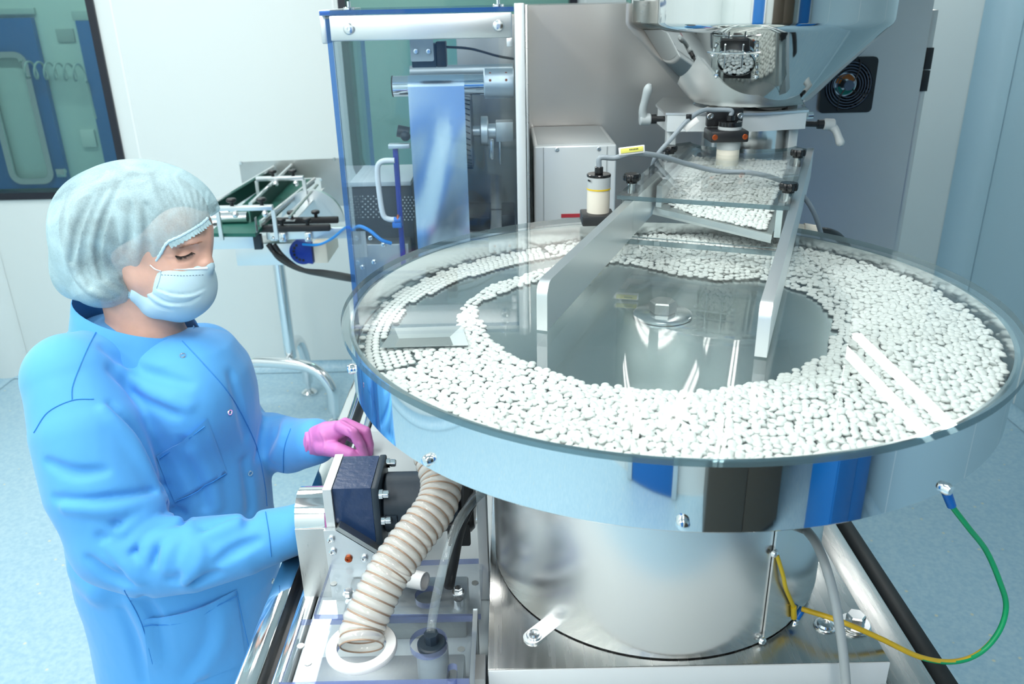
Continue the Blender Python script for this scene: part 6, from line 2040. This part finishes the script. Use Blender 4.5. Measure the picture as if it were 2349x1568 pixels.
patch([(356, 1046), (472, 960), (518, 1086), (402, 1152)], 0.0022, 'chest_pocket', sag=4)
patch([(330, 1420), (540, 1352), (560, 1520), (350, 1600)], 0.0025, 'hip_pocket', sag=10)
sm_ = MB()
for ln in ([(228, 748), (200, 800), (168, 880), (165, 918)], [(78, 992), (110, 945), (165, 918), (215, 915)], [(609, 1174), (617, 1225), (622, 1276)], [(667, 983), (652, 1030), (650, 1083)],
           [(418, 782), (470, 838), (520, 895), (560, 960), (590, 1030), (607, 1110), (612, 1160)], [(360, 1052), (405, 1022), (468, 974)], [(404, 1146), (440, 1130), (514, 1084)],
           [(285, 1352), (325, 1430), (350, 1520), (362, 1567)], [(330, 1432), (430, 1420), (540, 1364)], [(540, 1352), (560, 1450), (575, 1520)]):
    surf_tube(gt, ln, 0.0009, 0.0006 if ln[0][0] not in (360, 404, 330, 540) else 0.0055, 6, 5, sm_)
part('seams', sm_, 'gown_seam', gown)
for px_, py_ in ((419, 815), (527, 945), (574, 1085), (625, 1332)):
    h, n = cast(gt, px_, py_)
    if h is None: continue
    part('snap_button', MB().lathe([(0.0030, 0.0005), (0.0036, 0.0018), (0.0050, 0.0018), (0.0056, 0.0005)], h, 20, axis=n), 'silver', gown)

# stand-up collar
cc = Q(300, 742, YH + 0.01)
rows = [[], [], []]
Nn = 40
for k in range(Nn + 1):
    a = -0.10 * PI + (2 * PI - 0.05 * PI) * k / Nn
    ca_c, sa_c = math.cos(a), math.sin(a)
    x = cc.x + 0.010 + 0.096 * ca_c; y = YH + 0.01 - 0.082 * sa_c
    z = cc.z - 0.036 * ca_c - 0.004 + 0.010 * sa_c * 0
    ov = 0.006 * (k / Nn)
    rows[0].append(Vector((x + ca_c * (0.016 + ov), y - sa_c * (0.016 + ov), z - 0.034)))
    rows[1].append(Vector((x + ca_c * (0.006 + ov), y - sa_c * (0.006 + ov), z)))
    rows[2].append(Vector((x + ca_c * ov, y - sa_c * ov, z + 0.022)))
part('collar', MB().sheet(rows, Vector((0.001, 0.0015, 0.0005))), 'gown', gown, angle=80)

# ---------------- gloves
def glove(chains, palm, cuff, lo, hi):
    f = Field(lo, hi, 0.0017)
    for pts, rs in palm: f.chain(pts, rs, 0.010)
    for pts, rs in chains: f.chain(pts, rs, 0.0035)
    f.chain(*cuff, 0.003)
    tr_g = f.bvh()
    return f, tr_g


YK = 1.30
W_ = Q(716, 1014, 1.352)
fing = [([Q(782, 978, YK + 0.012), Q(810, 992, YK - 0.004), Q(827, 1020, YK - 0.006), Q(837, 1050, YK - 0.004)], [0.0118, 0.0102, 0.0092, 0.0075]),
        ([Q(792, 972, YK + 0.030), Q(838, 990, YK + 0.018), Q(846, 1020, YK + 0.012), Q(845, 1052, YK + 0.010)], [0.0120, 0.0104, 0.0094, 0.0076]),
        ([Q(794, 980, YK + 0.048), Q(836, 1000, YK + 0.040), Q(843, 1028, YK + 0.034), Q(842, 1056, YK + 0.032)], [0.0116, 0.0100, 0.0090, 0.0074]),
        ([Q(790, 992, YK + 0.064), Q(824, 1012, YK + 0.060), Q(832, 1036, YK + 0.054), Q(832, 1058, YK + 0.052)], [0.0106, 0.0090, 0.0082, 0.0066]),
        ([Q(742, 1022, YK + 0.018), Q(776, 1032, YK - 0.006), Q(804, 1040, YK - 0.012), Q(828, 1052, YK - 0.010)], [0.0185, 0.0138, 0.0108, 0.0082])]
palm_ = [([W_, Q(750, 996, YK + 0.028), Q(784, 982, YK + 0.020)], [0.025, 0.024, 0.0155]),
         ([W_, Q(750, 1000, YK + 0.045), Q(788, 988, YK + 0.048)], [0.025, 0.023, 0.0150]),
         ([W_, Q(745, 1018, YK + 0.03), Q(775, 1012, YK + 0.03)], [0.024, 0.021, 0.014])]
cuff_ = ([Q(700, 1016, 1.380), Q(706, 1015, 1.368), Q(716, 1014, 1.352)], [0.0335, 0.0335, 0.0265])
f, tg = glove(fing, palm_, cuff_, (-0.43, 1.25, 0.98), (-0.22, 1.43, 1.18))
wrinkle(f, tg, [[(700, 985), (704, 1012), (702, 1044)], [(710, 986), (714, 1012), (712, 1042)], [(735, 990), (745, 1010), (742, 1036)], [(800, 984), (808, 990)], [(825, 1015), (832, 1022)]], 0.0024, 0.0004, 0.003, 1)
wrinkle(f, tg, [[(706, 986), (709, 1012), (707, 1042)], [(795, 985), (803, 1000), (806, 1012)], [(783, 966), (800, 975), (815, 985)]], 0.0018, -0.0003, 0.003, -1)
g1_ = field_part('glove', f, 'glove', person)
g1_['label'] = 'pink glove on the far hand above the gearbox'
W2_ = Q(690, 1208, 1.166)
sx = Vector((0.085, 0.02, 0.01))
fing2 = []
for i, dy in enumerate((-0.026, -0.008, 0.010, 0.027)):
    b0 = W2_ + Vector((0.0, 0, 0)) + Vector((0.0, dy, 0.0))
    k0 = Q(690, 1208, 1.166) + Vector((-0.004, dy * 0.8, 0.004))
    fing2.append(([k0, k0 + Vector((0.028, 0.002, 0.006)), k0 + Vector((0.046, 0.006, -0.002)), k0 + Vector((0.056, 0.010, -0.014))], [0.010, 0.009, 0.0085, 0.007]))
f2, tg2 = glove(fing2 + [([W2_ + Vector((-0.03, 0.028, 0.0)), W2_ + Vector((-0.006, 0.042, 0.010)), W2_ + Vector((0.018, 0.046, 0.010))], [0.014, 0.011, 0.008])],
                [([Q(668, 1214, 1.162), W2_ + Vector((-0.006, -0.012, 0.004))], [0.028, 0.020]), ([Q(668, 1214, 1.162), W2_ + Vector((-0.006, 0.014, 0.004))], [0.028, 0.019])],
                ([Q(650, 1220, 1.158), Q(668, 1214, 1.162)], [0.030, 0.030]), (W2_.x - 0.085, W2_.y - 0.09, W2_.z - 0.07), (W2_.x + 0.085, W2_.y + 0.09, W2_.z + 0.08))
g2_ = field_part('glove', f2, 'glove', person)
g2_['label'] = 'pink glove on the near hand behind the steel cover'

# ---------------- trousers and shoes (mostly below the frame)
tb_ = MB()
Lg = Field((-0.98, 1.10, 0.02), (-0.42, 1.70, 0.52), 0.008)
for (x, y) in ((-0.76, 1.31), (-0.70, 1.50)):
    Lg.chain([(x, y, 0.50), (x - 0.01, y, 0.30), (x - 0.01, y, 0.10)], [0.10, 0.085, 0.075], 0.02)
field_part('trousers', Lg, 'trousers', person)
for (x, y) in ((-0.77, 1.31), (-0.71, 1.50)):
    s1 = Field((x - 0.15, y - 0.10, 0.0), (x + 0.24, y + 0.10, 0.14), 0.006)
    s1.F = s1.ell((x + 0.05, y, 0.035), (0.14, 0.05, 0.05))
    s1.add(s1.ell((x - 0.01, y, 0.06), (0.07, 0.045, 0.07)), 0.03)
    s1.F = np.maximum(s1.F, 0.0035 - s1.Z)
    field_part('shoe', s1, 'shoe', person)
